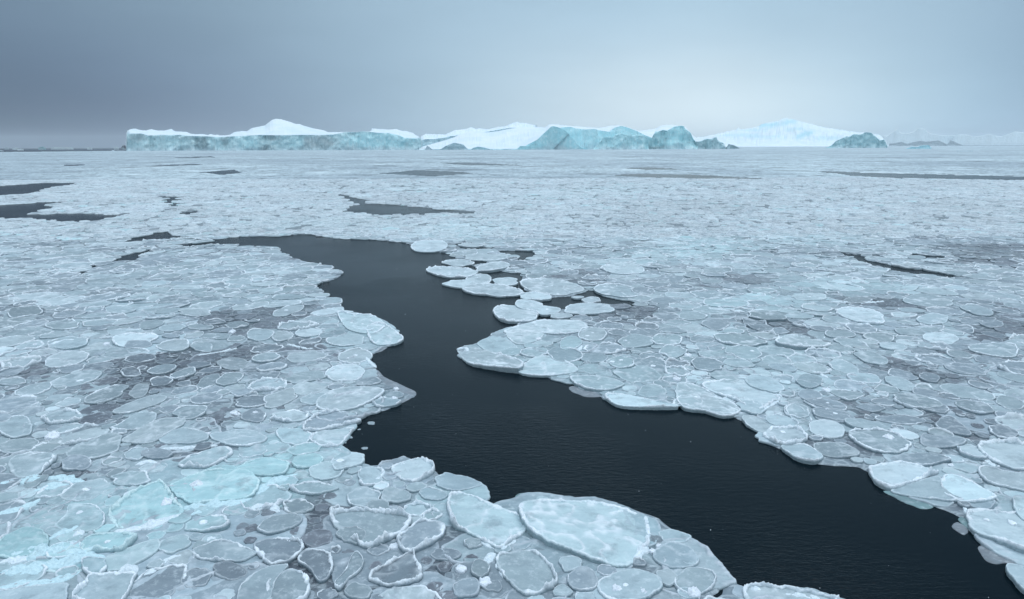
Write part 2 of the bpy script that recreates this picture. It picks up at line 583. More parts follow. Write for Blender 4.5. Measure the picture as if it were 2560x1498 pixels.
# ------------------------------------------------------------------ how thick / cyan / dark the ice is, by place
# (photo x, photo y, half width px, half height px, slope deg (up to the right), amount)
DARK = [(2500, 848, 80, 14, 0, 1.0), (235, 1050, 50, 16, 10, 1.0), (120, 1170, 34, 14, 45, 1.0), (470, 930, 250, 55, 8, .95), (620, 800, 200, 40, 5, .7), (800, 880, 120, 30, 0, .5), (240, 1040, 90, 40, 20, .9),  # two small patches at far left are shadows painted into the ice colour
        (480, 1125, 90, 25, 12, .9), (210, 1190, 70, 25, -5, .8), (90, 940, 110, 40, 20, .6), (330, 1000, 120, 30, 10, .6),
        (560, 1030, 200, 40, 10, .6), (880, 985, 90, 35, 10, .4), (990, 960, 60, 40, -20, .55), (60, 1280, 90, 30, 10, .5),
        (760, 1390, 200, 110, 20, .55), (1060, 1440, 150, 60, 15, .8), (1130, 1330, 70, 30, 0, .7), (1500, 1395, 200, 35, -18, .7),
        (1640, 1350, 40, 60, 20, .6), (520, 1440, 200, 60, 15, .5), (1660, 1300, 60, 40, -30, .5),
        (1950, 815, 140, 22, -8, .8), (2210, 760, 120, 25, -5, .8), (2420, 1050, 160, 50, -18, .95), (2330, 940, 150, 30, -8, .8),
        (2160, 1030, 110, 35, -15, .6), (2500, 800, 120, 60, -5, .6), (2480, 640, 160, 40, -3, .55), (1880, 700, 120, 18, -5, .5),
        (2150, 1100, 110, 40, -20, .55), (1530, 780, 130, 30, 0, .55), (1440, 690, 90, 20, 0, .5), (2420, 1290, 90, 40, -30, .5),
        (2050, 1120, 90, 25, -15, .6), (200, 610, 200, 30, 0, .25), (780, 640, 100, 14, 0, .25), (1000, 480, 300, 22, 0, .35),
        (2350, 590, 220, 25, 0, .35), (1650, 470, 300, 16, 0, .25), (600, 500, 160, 14, 0, .25), (1750, 720, 110, 14, -4, .5),
        (1280, 660, 70, 20, 0, .4), (640, 740, 200, 20, 3, .3), (40, 780, 100, 30, 5, .5), (1720, 1010, 90, 30, -15, .35), (2440, 900, 140, 30, -8, .6)]
CYAN = [(420, 1270, 230, 85, 16, 1.0), (640, 1195, 240, 75, 14, 1.0), (220, 1360, 260, 85, 16, 1.0), (60, 1420, 160, 60, 12, .6),
        (100, 1270, 130, 50, 14, .35), (1160, 575, 130, 22, 3, .8), (1060, 470, 200, 12, 0, .4), (1500, 480, 240, 14, 4, .4), (1760, 620, 150, 22, 3, .75),
        (2020, 600, 180, 16, 0, .4), (2130, 720, 220, 25, -2, .45), (1900, 760, 180, 30, 0, .5), (820, 560, 260, 16, 0, .4),
        (1500, 930, 300, 60, -12, .4), (1650, 640, 200, 20, 4, .5), (1250, 1290, 170, 70, -10, .55), (1480, 1310, 230, 80, -18, .5),
        (900, 830, 90, 40, 0, .4), (960, 990, 60, 40, 0, .35), (1880, 900, 300, 60, -10, .25), (2460, 1230, 150, 50, -25, .4), (560, 740, 300, 40, 0, .2)]


def place_fields(X, Y):
    """dark 0..1, cyan 0..1 from where a ground point lies."""
    P = np.stack([X, Y, np.zeros_like(X)], -1)
    px, py, f = project(P)
    wx = fbm2(X * 0.9, Y * 0.7, 4, 21); wy = fbm2(X * 0.9 + 7, Y * 0.7, 4, 29)
    out = []
    for lst in (DARK, CYAN):
        v = np.zeros(X.shape)
        for cx, cy, rx, ry, ang, amt in lst:
            a = math.radians(ang)
            dx = (px - cx) / rx; dy = -(py - cy) / ry
            u = ((px - cx) * math.cos(a) - (py - cy) * math.sin(a)) / rx
            w = ((px - cx) * math.sin(a) + (py - cy) * math.cos(a)) / ry
            q = np.sqrt(u * u + w * w) / 1.14 + 0.42 * wx
            v = np.maximum(v, amt * (1 - sstep(0.35, 1.25, q)))
        out.append(v)
    dist = np.hypot(X, Y)
    near = 1 - sstep(60, 200, dist)
    n = fbm2(X * 0.22, Y * 0.35, 4, 41)
    out[0] = np.clip(out[0] + near * 0.45 * sstep(0.12, 0.55, n) * (1 - out[1]), 0, 1)
    out[1] = np.clip(out[1] * (0.8 + 0.4 * wy), 0, 1)
    return out


COL_PALE = np.array([0.28, 0.36, 0.40])
COL_DARK = np.array([0.075, 0.093, 0.115])
COL_MAUVE = np.array([0.18, 0.225, 0.265])
COL_CYAN = np.array([0.36, 0.58, 0.62])
COL_RIM = np.array([0.74, 0.82, 0.88])


def mix(a, b, t):
    t = np.asarray(t)[..., None]
    return a * (1 - t) + b * t


# ------------------------------------------------------------------ sea
def build_sea():
    R = [0, 5, 12, 30, 80, 200, 600, 2000, 5000, 15000]
    ns = 64
    V = [(0, 0, 0)]
    for r in R[1:]:
        for k in range(ns):
            a = 2 * math.pi * k / ns
            V.append((r * math.cos(a), r * math.sin(a), 0))
    V = np.array(V)
    q = grid_faces(len(R) - 1, ns, True)[:, ::-1] + 1
    t = np.array([[0, 1 + k, 1 + (k + 1) % ns] for k in range(ns)])
    o = mesh_obj('sea', V, [t, q], M_WATER)
    tag(o, 'dark calm open sea water between the ice fields', kind='structure')
    return o


build_sea()


# ------------------------------------------------------------------ slush sheet that the floes are frozen into
def build_sheet():
    py = np.concatenate([np.arange(2.1, 12, 0.5), np.arange(12, 60, 0.9), np.arange(60, 420, 1.35), np.arange(420, 1500, 2.0)])
    dist = H * FPX / py
    dist = dist[::-1]
    dist = dist[dist > 6.2]
    ang = np.linspace(-52, 52, 1500)
    tn = np.tan(np.radians(ang))
    X = dist[:, None] * tn[None, :]; Y = np.repeat(dist[:, None], len(tn), 1)
    S = ice_sd(X, Y)
    D = np.hypot(X, Y)
    dark, cyan = place_fields(X, Y)
    far = sstep(150, 200, D)
    e = 0.10 + 0.004 * D
    up_ = sstep(-e * 0.6, e, S)
    lump = fbm2(X * 2.3, Y * 2.3, 3, 60)
    ridge = 1 - np.abs(fbm2(X * 1.1, Y * 1.1, 3, 66)) * 2.2
    z = -0.14 + up_ * 0.174 + (1 - far) * up_ * (0.007 * lump + 0.008 * np.clip(ridge, 0, 1) ** 3)
    z -= 0.008 * dark * up_ * (1 - far)
    # far ice swells a little and carries hummocks
    z += far * up_ * 0.10 * (0.5 + fbm2(X * 0.35, Y * 0.35, 3, 70))
    z += far * up_ * 0.35 * sstep(0.35, 0.7, fbm2(X * 0.03, Y * 0.06, 4, 77)) * (0.3 + 0.7 * np.abs(fbm2(X * 0.5, Y * 0.5, 3, 79)))
    k = fbm2(X * 0.5, Y * 0.8, 4, 83)
    c = mix(COL_MAUVE, COL_PALE, 0.35 + 0.55 * k)
    c = mix(c, COL_DARK, np.clip(dark * 1.05, 0, 1))
    c = mix(c, COL_CYAN, cyan * 0.7 * (1 - 0.7 * dark))
    gap = sstep(36, 60, D) * (1 - sstep(165, 190, D))
    c = mix(c, np.array([0.135, 0.165, 0.185]), 0.75 * gap)
    # thin new ice where the sheet meets the water
    thin = (1 - sstep(0.05, 0.6, S)) * (1 - far)
    c = mix(c, np.array([0.22, 0.27, 0.31]), thin * 0.55)
    # pale smooth band where the pack meets the bergs
    band = sstep(900, 1300, Y + 0 * X) 
    c = mix(c, np.array([0.48, 0.59, 0.63]), band * 0.5)
    nr, nc = X.shape
    F = grid_faces(nr, nc)
    keep = (S.ravel()[F] > -1.5 - 0.01 * D.ravel()[F]).any(1)
    F = F[keep]
    used = np.unique(F)
    remap = np.zeros(nr * nc, int); remap[used] = np.arange(len(used))
    V = np.stack([X, Y, z], -1).reshape(-1, 3)[used]
    o = mesh_obj('sea_ice', V, remap[F], M_SHEET, col=c.reshape(-1, 3)[used], attrs={'far': far.ravel()[used]})
    tag(o, 'grey slush ice sheet covering the sea around the leads', kind='structure')
    return o


build_sheet()

# ------------------------------------------------------------------ floes traced on the photo
# polygons: (view, tint, [points]);   ellipses: (view, tint, cx, cy, rx, ry, slope)
# tint: g grey, m mauve grey, c turquoise, p pale, d dark sunk;  a capital letter means a heavy crumbly rim
POLY = [
    (3, 'G', [(60, 470), (110, 405), (230, 395), (390, 400), (410, 440), (330, 520), (250, 570), (120, 572)]),
    (3, 'p', [(900, 320), (950, 270), (1150, 160), (1340, 140), (1345, 180), (1200, 270), (1100, 322)]),
    (3, 'g', [(810, 215), (860, 190), (1000, 110), (1130, 100), (1140, 140), (1080, 200), (960, 222)]),
    (3, 'G', [(1310, 490), (1370, 430), (1600, 350), (1690, 365), (1690, 410), (1560, 480), (1450, 502)]),
    (3, 'C', [(800, 820), (960, 700), (1150, 620), (1230, 660), (1280, 740), (1340, 820), (1180, 890), (960, 935), (860, 932)]),
    (3, 'c', [(1240, 650), (1300, 600), (1500, 530), (1800, 520), (1900, 620), (1830, 720), (1600, 750), (1400, 762)]),
    (3, 'C', [(590, 1090), (620, 1010), (800, 980), (960, 990), (1000, 1020), (900, 1110), (800, 1112), (640, 1112)]),
    (3, 'g', [(400, 930), (480, 840), (510, 770), (700, 780), (770, 880), (700, 960), (500, 962)]),
    (3, 'c', [(-40, 1090), (60, 1010), (200, 950), (340, 990), (340, 1080), (200, 1150), (-40, 1160)]),
    (3, 'p', [(760, 1180), (820, 1130), (1140, 1030), (1145, 1110), (960, 1220), (800, 1252)]),
    (3, 'G', [(540, 1500), (620, 1370), (680, 1300), (970, 1280), (985, 1320), (870, 1500)]),
    (3, 'g', [(-40, 1410), (200, 1370), (480, 1350), (490, 1390), (430, 1500), (-40, 1500)]),
    (3, 'g', [(1740, 1440), (1780, 1360), (1930, 1250), (2110, 1215), (2020, 1330), (1960, 1480), (1760, 1500)]),
    (3, 'G', [(1955, 1380), (2000, 1310), (2120, 1250), (2250, 1310), (2265, 1420), (2200, 1500), (1980, 1500)]),
    (3, 'M', [(2180, 1190), (2250, 1110), (2420, 1150), (2425, 1280), (2340, 1340), (2260, 1240)]),
    (3, 'M', [(1860, 1060), (1960, 1020), (2110, 1030), (2225, 1070), (2180, 1150), (2090, 1200), (1950, 1205)]),
    (4, 'P', [(385, 490), (550, 440), (660, 460), (690, 530), (600, 590), (500, 602), (420, 560)]),
    (4, 'G', [(-60, 850), (220, 830), (420, 860), (520, 890), (480, 970), (300, 1060), (190, 1092), (100, 1030), (-20, 950)]),
    (4, 'M', [(430, 1010), (560, 910), (700, 900), (770, 930), (750, 1000), (640, 1080), (500, 1122), (430, 1080)]),
    (4, 'M', [(215, 1290), (500, 1130), (555, 1160), (600, 1300), (520, 1350), (330, 1362)]),
    (4, 'P', [(820, 910), (790, 730), (900, 680), (1180, 790), (1350, 870), (1365, 950), (1280, 1020), (1180, 1092), (1080, 1060), (980, 1000), (900, 960)]),
    (4, 'P', [(1330, 790), (1720, 755), (1960, 760), (2230, 860), (2275, 980), (2240, 1080), (2120, 1212), (1960, 1212), (1650, 1110), (1500, 1050), (1370, 960)]),
    (4, 'G', [(1140, 1170), (1260, 1120), (1400, 1115), (1500, 1170), (1595, 1330), (1500, 1410), (1350, 1430), (1210, 1310)]),
    (4, 'g', [(-40, 1360), (40, 1260), (110, 1120), (170, 1180), (150, 1250), (60, 1330), (0, 1400)]),
    (4, 'g', [(1880, 1370), (1980, 1290), (2150, 1260), (2330, 1320), (2350, 1400), (2200, 1470), (1980, 1470)]),
    (4, 'm', [(2290, 1130), (2400, 1050), (2540, 1070), (2620, 1160), (2560, 1230), (2380, 1220)]),
    (5, 'P', [(490, 1375), (640, 1370), (900, 1410), (1080, 1450), (1160, 1500), (1000, 1560), (600, 1560), (470, 1450)]),
    (5, 'g', [(0, 1270), (80, 1230), (230, 1260), (260, 1320), (200, 1400), (60, 1420), (-40, 1350)]),
    (5, 'g', [(775, 75), (840, 45), (940, 100), (962, 150), (870, 162), (800, 120)]),
    (5, 'P', [(615, 270), (640, 215), (740, 200), (880, 220), (935, 290), (850, 330), (740, 332)]),
    (5, 'g', [(980, 330), (1110, 320), (1240, 350), (1315, 410), (1130, 422), (1020, 390)]),
    (5, 'g', [(740, 340), (900, 330), (1000, 380), (1050, 430), (980, 462), (850, 430)]),
    (5, 'p', [(960, 170), (1100, 165), (1200, 210), (1190, 270), (1080, 285), (960, 240)]),
    (5, 'g', [(1235, 250), (1330, 230), (1520, 235), (1690, 320), (1610, 390), (1430, 380), (1290, 320)]),
    (5, 'm', [(1770, 265), (1850, 270), (2085, 300), (2020, 350), (1790, 347)]),
    (5, 'm', [(1870, 190), (1960, 130), (2060, 190), (2135, 262), (2000, 250)]),
    (5, 'P', [(1385, 520), (1420, 490), (1620, 460), (1860, 520), (1885, 545), (1740, 600), (1560, 652), (1440, 610)]),
    (5, 'g', [(1545, 665), (1720, 608), (1890, 570), (1925, 640), (1990, 700), (2075, 745), (1800, 722)]),
    (5, 'P', [(1900, 610), (1970, 550), (2080, 580), (2305, 700), (2240, 742), (2060, 752), (1940, 690)]),
    (5, 'P', [(2100, 830), (2180, 790), (2380, 820), (2640, 830), (2700, 1120), (2520, 1120), (2300, 1035), (2150, 965)]),
    (5, 'p', [(2030, 330), (2100, 320), (2180, 350), (2250, 430), (2170, 440), (2060, 400)]),
    (5, 'P', [(2180, 350), (2300, 320), (2520, 330), (2700, 400), (2560, 520), (2380, 490), (2250, 430)]),
    (5, 'p', [(2180, 530), (2240, 500), (2420, 540), (2620, 560), (2640, 680), (2420, 650), (2260, 610)]),
    (5, 'p', [(2440, 740), (2520, 730), (2680, 770), (2700, 860), (2560, 900), (2480, 850)]),
    (5, 'g', [(2390, 1240), (2460, 1220), (2600, 1300), (2700, 1460), (2520, 1400)]),
    (5, 'p', [(-60, 60), (0, -20), (200, -30), (430, 60), (400, 115), (290, 120), (160, 80), (0, 40)]),
    (1, 'p', [(1200, 820), (1300, 780), (1480, 740), (1750, 740), (1810, 800), (1650, 835), (1470, 830), (1300, 850)]),
    (1, 'p', [(1310, 1110), (1420, 1010), (1560, 1000), (1700, 1060), (1735, 1110), (1500, 1140)]),
    (1, 'p', [(1225, 820), (1480, 825), (1440, 880), (1290, 905)]),
    (1, 'p', [(0, 1235), (180, 1225), (325, 1250), (250, 1320), (100, 1380), (-60, 1400), (-170, 1370), (-150, 1300)]),
    (1, 'P', [(860, 940), (930, 920), (1050, 950), (1190, 1000), (1330, 1060), (1310, 1110), (1080, 1080), (930, 1040)]),
    (1, 'g', [(1010, 900), (1130, 850), (1230, 880), (1300, 940), (1200, 990), (1060, 950)]),
    (1, 'g', [(1690, 1155), (1900, 1150), (2080, 1200), (1960, 1250), (1780, 1230)]),
    (1, 'P', [(1940, 1290), (2080, 1280), (2300, 1330), (2480, 1370), (2250, 1375), (2050, 1362)]),
    (1, 'p', [(-20, 680), (90, 700), (240, 705), (330, 770), (250, 830), (60, 800)]),
    (1, 'P', [(200, 780), (330, 770), (440, 840), (460, 880), (380, 912), (240, 900)]),
    (2, 'P', [(700, 910), (780, 840), (940, 820), (1080, 860), (1085, 925), (860, 947)]),
    (2, 'P', [(170, 1200), (440, 1170), (720, 1290), (690, 1330), (560, 1392), (380, 1310), (220, 1250)]),
    (2, 'm', [(850, 1180), (920, 1130), (1040, 1160), (1020, 1212), (930, 1232)]),
    (2, 'g', [(2110, 920), (2200, 905), (2440, 910), (2460, 1000), (2300, 995), (2150, 960)]),
    (2, 'p', [(-20, 1200), (120, 1210), (300, 1300), (430, 1370), (400, 1420), (180, 1400), (0, 1360)]),
    (2, 'g', [(1100, 1260), (1140, 1245), (1330, 1262), (1340, 1290), (1240, 1320), (1150, 1290)]),
    (0, 'p', [(330, 1060), (360, 1000), (500, 960), (650, 980), (620, 1030), (520, 1070), (400, 1080)]),
    (0, 'p', [(820, 880), (880, 850), (1100, 840), (1165, 855), (1100, 890), (960, 925), (860, 920)]),
    (0, 'p', [(1585, 1050), (1650, 1015), (1740, 1010), (1840, 1045), (1790, 1085), (1680, 1092)]),
    (0, 'p', [(1140, 930), (1220, 890), (1370, 885), (1375, 940), (1270, 962)]),
    (0, 'p', [(825, 1410), (900, 1360), (1100, 1280), (1215, 1285), (1190, 1330), (1060, 1380), (930, 1420)]),
]
ELL = [
    (3, 'G', 450, 130, 135, 50, 3), (3, 'g', 120, 200, 130, 75, 5), (3, 'g', 700, 345, 200, 70, 12), (3, 'g', 1350, 270, 170, 55, 0),
    (3, 'm', 1150, 400, 110, 38, 0), (3, 'g', 1760, 285, 180, 60, 0), (3, 'P', 2120, 125, 140, 40, 0), (3, 'g', 960, 590, 140, 45, 3),
    (3, 'c', 1640, 530, 120, 50, 0), (3, 'c', 1940, 500, 170, 62, 0), (3, 'G', 2300, 650, 150, 45, 0), (3, 'G', 2170, 780, 110, 50, 0),
    (3, 'M', 700, 1230, 90, 60, 0), (3, 'g', 1520, 910, 180, 60, 5), (3, 'g', 1620, 1110, 210, 72, -3), (3, 'g', 2050, 920, 160, 60, 15),
    (3, 'm', 1680, 1260, 130, 55, 0), (3, 'g', 1270, 1060, 130, 55, 15), (3, 'm', 1860, 120, 90, 45, 0), (3, 'g', 1400, 115, 100, 35, 10), (3, 'g', 2160, 270, 130, 60, -5),
    (3, 'p', 2380, 520, 120, 60, 5), (3, 'g', 1000, 400, 90, 40, 10), (3, 'm', 560, 470, 110, 50, 5), (3, 'g', 130, 340, 150, 45, 8),
    (4, 'G', 225, 570, 95, 70, 8), (4, 'g', 170, 725, 130, 68, 0), (4, 'g', 400, 712, 100, 50, 0), (4, 'm', 680, 692, 90, 42, -5),
    (4, 'g', 290, 790, 80, 45, 0), (4, 'm', 780, 1135, 100, 42, 0), (4, 'm', 1775, 1320, 115, 78, 0), (4, 'g', 1030, 1245, 62, 60, 0),
    (4, 'm', 1100, 1360, 80, 42, -5), (4, 'm', 930, 1390, 100, 60, 10), (4, 'g', 130, 1400, 100, 55, 0), (4, 'd', 770, 1440, 90, 35, 5),
    (4, 'g', 90, 1000, 100, 60, 0), (4, 'g', 560, 640, 80, 30, 5), (4, 'p', 60, 450, 130, 60, 10),
    (5, 'm', 1090, 35, 150, 40, -8), (5, 'm', 1120, 125, 142, 40, -6), (5, 'g', 1370, 190, 155, 36, -6), (5, 'm', 1620, 150, 160, 30, -5),
    (5, 'm', 2370, 242, 100, 38, -8), (5, 'm', 1750, 440, 190, 40, -4), (5, 'm', 1850, 60, 110, 30, -10), (5, 'g', 2150, 60, 140, 40, -12),
    (5, 'p', 560, 180, 110, 40, -20), (5, 'g', 520, 60, 100, 45, -10), (5, 'm', 1400, 60, 90, 26, -5),
    (5, 'g', 60, 1160, 90, 40, -20), (5, 'g', 60, 1420, 80, 40, -10),
    (1, 'p', 960, 185, 80, 17, -3), (1, 'p', 870, 314, 105, 24, 0), (1, 'p', 1025, 432, 85, 38, 0), (1, 'p', 888, 466, 108, 30, 0),
    (1, 'p', 1210, 448, 90, 29, 0), (1, 'P', 1120, 522, 205, 40, -4), (1, 'p', 1430, 561, 108, 29, -2), (1, 'P', 830, 380, 185, 36, -4),
    (1, 'p', 1060, 272, 145, 27, 0), (1, 'p', 1120, 345, 120, 30, 8), (1, 'p', 1380, 622, 100, 30, 0), (1, 'p', 1510, 660, 106, 35, 0),
    (1, 'P', 1290, 690, 165, 60, -6), (1, 'p', 1840, 588, 68, 19, 0), (1, 'p', 1740, 566, 42, 11, 0), (1, 'p', 1622, 702, 80, 20, 0),
    (1, 'p', 1830, 655, 180, 38, 0), (1, 'p', 1850, 840, 95, 48, 0), (1, 'g', 1430, 970, 100, 33, 0), (1, 'g', 1250, 965, 90, 28, 0),
    (1, 'm', 1860, 1010, 95, 36, 0), (1, 'm', 1650, 990, 125, 55, -5), (1, 'g', 1690, 905, 75, 52, 10), (1, 'g', 2180, 1130, 150, 60, -5),
    (1, 'g', 2060, 1045, 95, 40, -5), (1, 'm', 2290, 1065, 120, 40, -8), (1, 'g', 2280, 1250, 100, 40, 0), (1, 'g', 2400, 870, 115, 42, 0),
    (1, 'g', 2180, 890, 130, 45, 0), (1, 'g', 2430, 965, 100, 40, 0), (1, 'p', 650, 190, 130, 40, 0), (1, 'p', 1570, 490, 230, 50, -4),
    (1, 'g', 1500, 370, 110, 26, 0), (1, 'g', 2040, 520, 160, 42, -4), (1, 'm', 2220, 520, 90, 26, 0), (1, 'p', 2080, 360, 150, 36, 0),
    (1, 'p', 50, 880, 150, 40, 3), (1, 'p', 100, 1000, 120, 50, 5), (1, 'p', 60, 1120, 140, 55, 5), (1, 'p', 170, 770, 90, 40, -10),
    (0, 'g', 180, 672, 120, 35, 8), (0, 'g', 500, 900, 140, 46, 2), (0, 'g', 1580, 850, 108, 22, 0), (0, 'g', 1905, 842, 100, 40, 4),
    (0, 'p', 2065, 852, 80, 34, 0), (0, 'g', 1460, 782, 95, 20, 0), (0, 'p', 2115, 662, 105, 32, 14), (0, 'p', 2080, 612, 145, 25, 6),
    (0, 'g', 1735, 768, 80, 22, 0), (0, 'm', 962, 1116, 74, 28, 0), (0, 'g', 1185, 1090, 100, 32, 10), (0, 'g', 1350, 1122, 95, 27, 15),
    (0, 'm', 1345, 1196, 62, 18, 6), (0, 'g', 1530, 1180, 95, 38, 22), (0, 'g', 1685, 1165, 92, 40, 18), (0, 'm', 1450, 1062, 80, 22, 8),
    (0, 'g', 780, 1272, 150, 46, 20), (0, 'p', 1015, 1252, 72, 38, 22), (0, 'p', 2255, 825, 95, 32, 6), (0, 'g', 560, 1165, 185, 46, 14),
    (0, 'g', 90, 1185, 105, 26, 0), (0, 'p', 2050, 1310, 140, 50, 18), (0, 'g', 1480, 930, 80, 32, 0), (0, 'm', 720, 793, 60, 15, 0),
    (0, 'm', 1250, 853, 60, 14, 0), (0, 'g', 1260, 790, 100, 24, 4), (0, 'p', 1500, 625, 120, 26, 8), (0, 'p', 1430, 680, 130, 26, 0),
    (0, 'g', 870, 660, 110, 26, 0), (0, 'g', 700, 485, 130, 24, 0), (0, 'g', 460, 770, 120, 35, 0), (0, 'g', 1100, 765, 90, 30, 8),
    (0, 'm', 1180, 1180, 80, 26, 5), (0, 'g', 250, 1240, 150, 35, 15), (0, 'm', 1850, 1330, 130, 40, 5), (0, 'g', 1400, 1400, 120, 40, 10), (0, 'm', 1010, 915, 90, 22, 5),
    (0, 'g', 2240, 1150, 140, 40, 8), (0, 'g', 2300, 1310, 100, 35, 10), (0, 'g', 1950, 1010, 100, 30, 5), (0, 'p', 2260, 1000, 150, 35, 6),
    (2, 'g', 1835, 592, 185, 42, -3), (2, 'g', 870, 700, 102, 22, -2), (2, 'g', 640, 705, 128, 38, -4), (2, 'g', 90, 702, 98, 28, 0),
    (2, 'm', 260, 760, 100, 42, 2), (2, 'm', 560, 775, 110, 30, -18), (2, 'm', 710, 810, 75, 24, -5), (2, 'g', 430, 880, 180, 42, -6),
    (2, 'g', 455, 965, 125, 42, -8), (2, 'm', 200, 1062, 115, 44, -8), (2, 'g', 425, 1046, 112, 28, -8), (2, 'g', 1685, 817, 115, 24, -4),
    (2, 'g', 1860, 725, 115, 36, 4), (2, 'm', 1330, 795, 110, 33, -8), (2, 'P', 1340, 700, 180, 52, -10), (2, 'g', 1180, 835, 120, 30, -5),
    (2, 'g', 610, 1200, 140, 55, -15), (2, 'm', 1070, 1350, 150, 42, -8), (2, 'g', 860, 1400, 90, 50, -12), (2, 'm', 950, 1280, 85, 42, -10),
    (2, 'm', 1115, 1430, 142, 40, -6), (2, 'g', 1620, 1205, 110, 36, -18), (2, 'g', 1720, 1335, 175, 50, -10), (2, 'm', 1620, 1135, 110, 32, -12),
    (2, 'm', 1835, 1155, 70, 30, -10), (2, 'g', 2100, 1260, 190, 42, -12), (2, 'm', 2200, 1212, 90, 22, -12), (2, 'g', 2420, 1340, 110, 40, -10),
    (2, 'g', 2050, 985, 90, 28, -8), (2, 'm', 2130, 745, 80, 20, -5), (2, 'm', 2290, 760, 85, 26, -5), (2, 'g', 2180, 665, 110, 30, -12),
    (2, 'g', 1560, 925, 110, 28, -6), (2, 'g', 1200, 1080, 110, 36, -14), (2, 'g', 1450, 860, 110, 28, -4), (2, 'g', 1700, 660, 90, 20, -4),
    (2, 'p', 950, 560, 130, 26, 0), (2, 'p', 1290, 590, 100, 24, 0), (2, 'p', 1060, 130, 90, 14, 0), (2, 'g', 600, 520, 110, 18, 0),
    (2, 'g', 330, 1150, 110, 38, -10), (2, 'g', 1400, 1010, 130, 34, -12), (2, 'p', 1900, 860, 130, 36, -6),
]


def resample(P, n):
    """Closed smooth (Catmull-Rom) curve through P, n points evenly spaced."""
    P = np.asarray(P, float)
    m_ = len(P); t = np.linspace(0, 1, 12, endpoint=False)[:, None]
    out = []
    for i in range(m_):
        p0, p1, p2, p3 = P[i - 1], P[i], P[(i + 1) % m_], P[(i + 2) % m_]
        out.append(0.5 * ((2 * p1) + (-p0 + p2) * t + (2 * p0 - 5 * p1 + 4 * p2 - p3) * t ** 2 + (-p0 + 3 * p1 - 3 * p2 + p3) * t ** 3))
    Q = np.concatenate(out)
    d = np.hypot(*(np.roll(Q, -1, 0) - Q).T)
    s = np.concatenate([[0], np.cumsum(d)])
    Q2 = np.vstack([Q, Q[:1]])
    u = np.linspace(0, s[-1], n, endpoint=False)
    return np.stack([np.interp(u, s, Q2[:, 0]), np.interp(u, s, Q2[:, 1])], -1)


FLOES = []     # dict(out=(96,2) outline, c=centre, r=mean radius, tint, heavy)


def add_floe(out, tint, traced, rng=None):
    c = out.mean(0)
    r = np.sqrt(0.5 * abs(np.sum(out[:, 0] * np.roll(out[:, 1], -1) - np.roll(out[:, 0], -1) * out[:, 1])) / math.pi)
    FLOES.append(dict(out=out, c=c, r=r, tint=tint.lower(), heavy=tint.isupper(), traced=traced, seed=len(FLOES)))


for v, t, pts in POLY:
    p = np.array(vp(v, pts))
    add_floe(resample(ground(p[:, 0], p[:, 1], 0.08), 96), t, True)
for v, t, cx, cy, rx, ry, sl in ELL:
    a = np.linspace(0, 2 * math.pi, 14, endpoint=False)
    sd = len(FLOES)
    rr = 1.03 + 0.16 * vnoise2(np.cos(a) * 1.4 + sd * 3.1, np.sin(a) * 1.4 + sd, 5) + 0.06 * RNG.normal(size=14)
    x = np.cos(a) * rx * rr; y = np.sin(a) * ry * rr
    s = math.radians(-sl)
    p = np.array(vp(v, np.stack([cx + x * math.cos(s) - y * math.sin(s), cy + x * math.sin(s) + y * math.cos(s)], -1)))
    add_floe(resample(ground(p[:, 0], p[:, 1], 0.08), 96), t, True)

# ------------------------------------------------------------------ the rest of the field: thrown in, big ones first
TAN = math.tan(math.radians(42))


def near_fill(block, radii, DM):
    cell = 1.6
    gridh = {}

    def put(x, y, r):
        gridh.setdefault((int(x // cell), int(y // cell)), []).append((x, y, r))

    # traced floes as blockers: many little discs
    bl = []
    for f in FLOES:
        for s in (0, 0.45, 0.8):
            if s == 0:
                bl.append((f['c'][0], f['c'][1], f['r'] * 0.6))
            else:
                for q in f['out'][::8]:
                    p = f['c'] + s * (q - f['c'])
                    bl.append((p[0], p[1], f['r'] * 0.2))
    for b in (bl if block else []):
        put(*b)
    res = []
    for r0, tries in radii:
        y = 7.0 + ((DM if r0 > 0.15 else 26.0) - 7.0) * np.sqrt(RNG.random(tries))
        x = (RNG.random(tries) * 2 - 1) * (y * 0.86 + 3)
        r = r0 * (0.85 + 0.3 * RNG.random(tries))
        S = ice_sd(x, y)
        dk, cy = place_fields(x, y)
        for i in range(tries):
            ri = r[i]
            if S[i] < max(ri * (0.62 if block else 0.9), 0.34): continue
            if dk[i] > 0.35 and ri > 0.62: continue
            if not block and dk[i] > 0.3: continue
            if dk[i] > 0.4 and ri > 0.16 and RNG.random() < 0.62: continue
            xi, yi = x[i], y[i]
            gx, gy = int(xi // cell), int(yi // cell)
            ok = True
            k = 0.90 if ri > 0.3 else 0.95
            for a in range(gx - 2, gx + 3):
                for b in range(gy - 2, gy + 3):
                    for (ox, oy, orr) in gridh.get((a, b), ()):
                        dd = (ox - xi) ** 2 + (oy - yi) ** 2
                        if dd < (k * (ri + orr)) ** 2:
                            ok = False; break
                    if not ok: break
                if not ok: break
            if ok:
                put(xi, yi, ri)
                res.append((xi, yi, ri, dk[i], cy[i]))
    return res


fill = near_fill(True, [(1.0, 100), (0.85, 350), (0.70, 1300), (0.6, 4500), (0.47, 8000), (0.36, 12000), (0.26, 14000), (0.19, 12000), (0.12, 9000)], 66.0)
under = near_fill(False, [(1.3, 200), (1.0, 700), (0.75, 1500), (0.55, 3000), (0.4, 4000), (0.28, 3000)], 48.0)
A96 = np.linspace(0, 2 * math.pi, 96, endpoint=False)


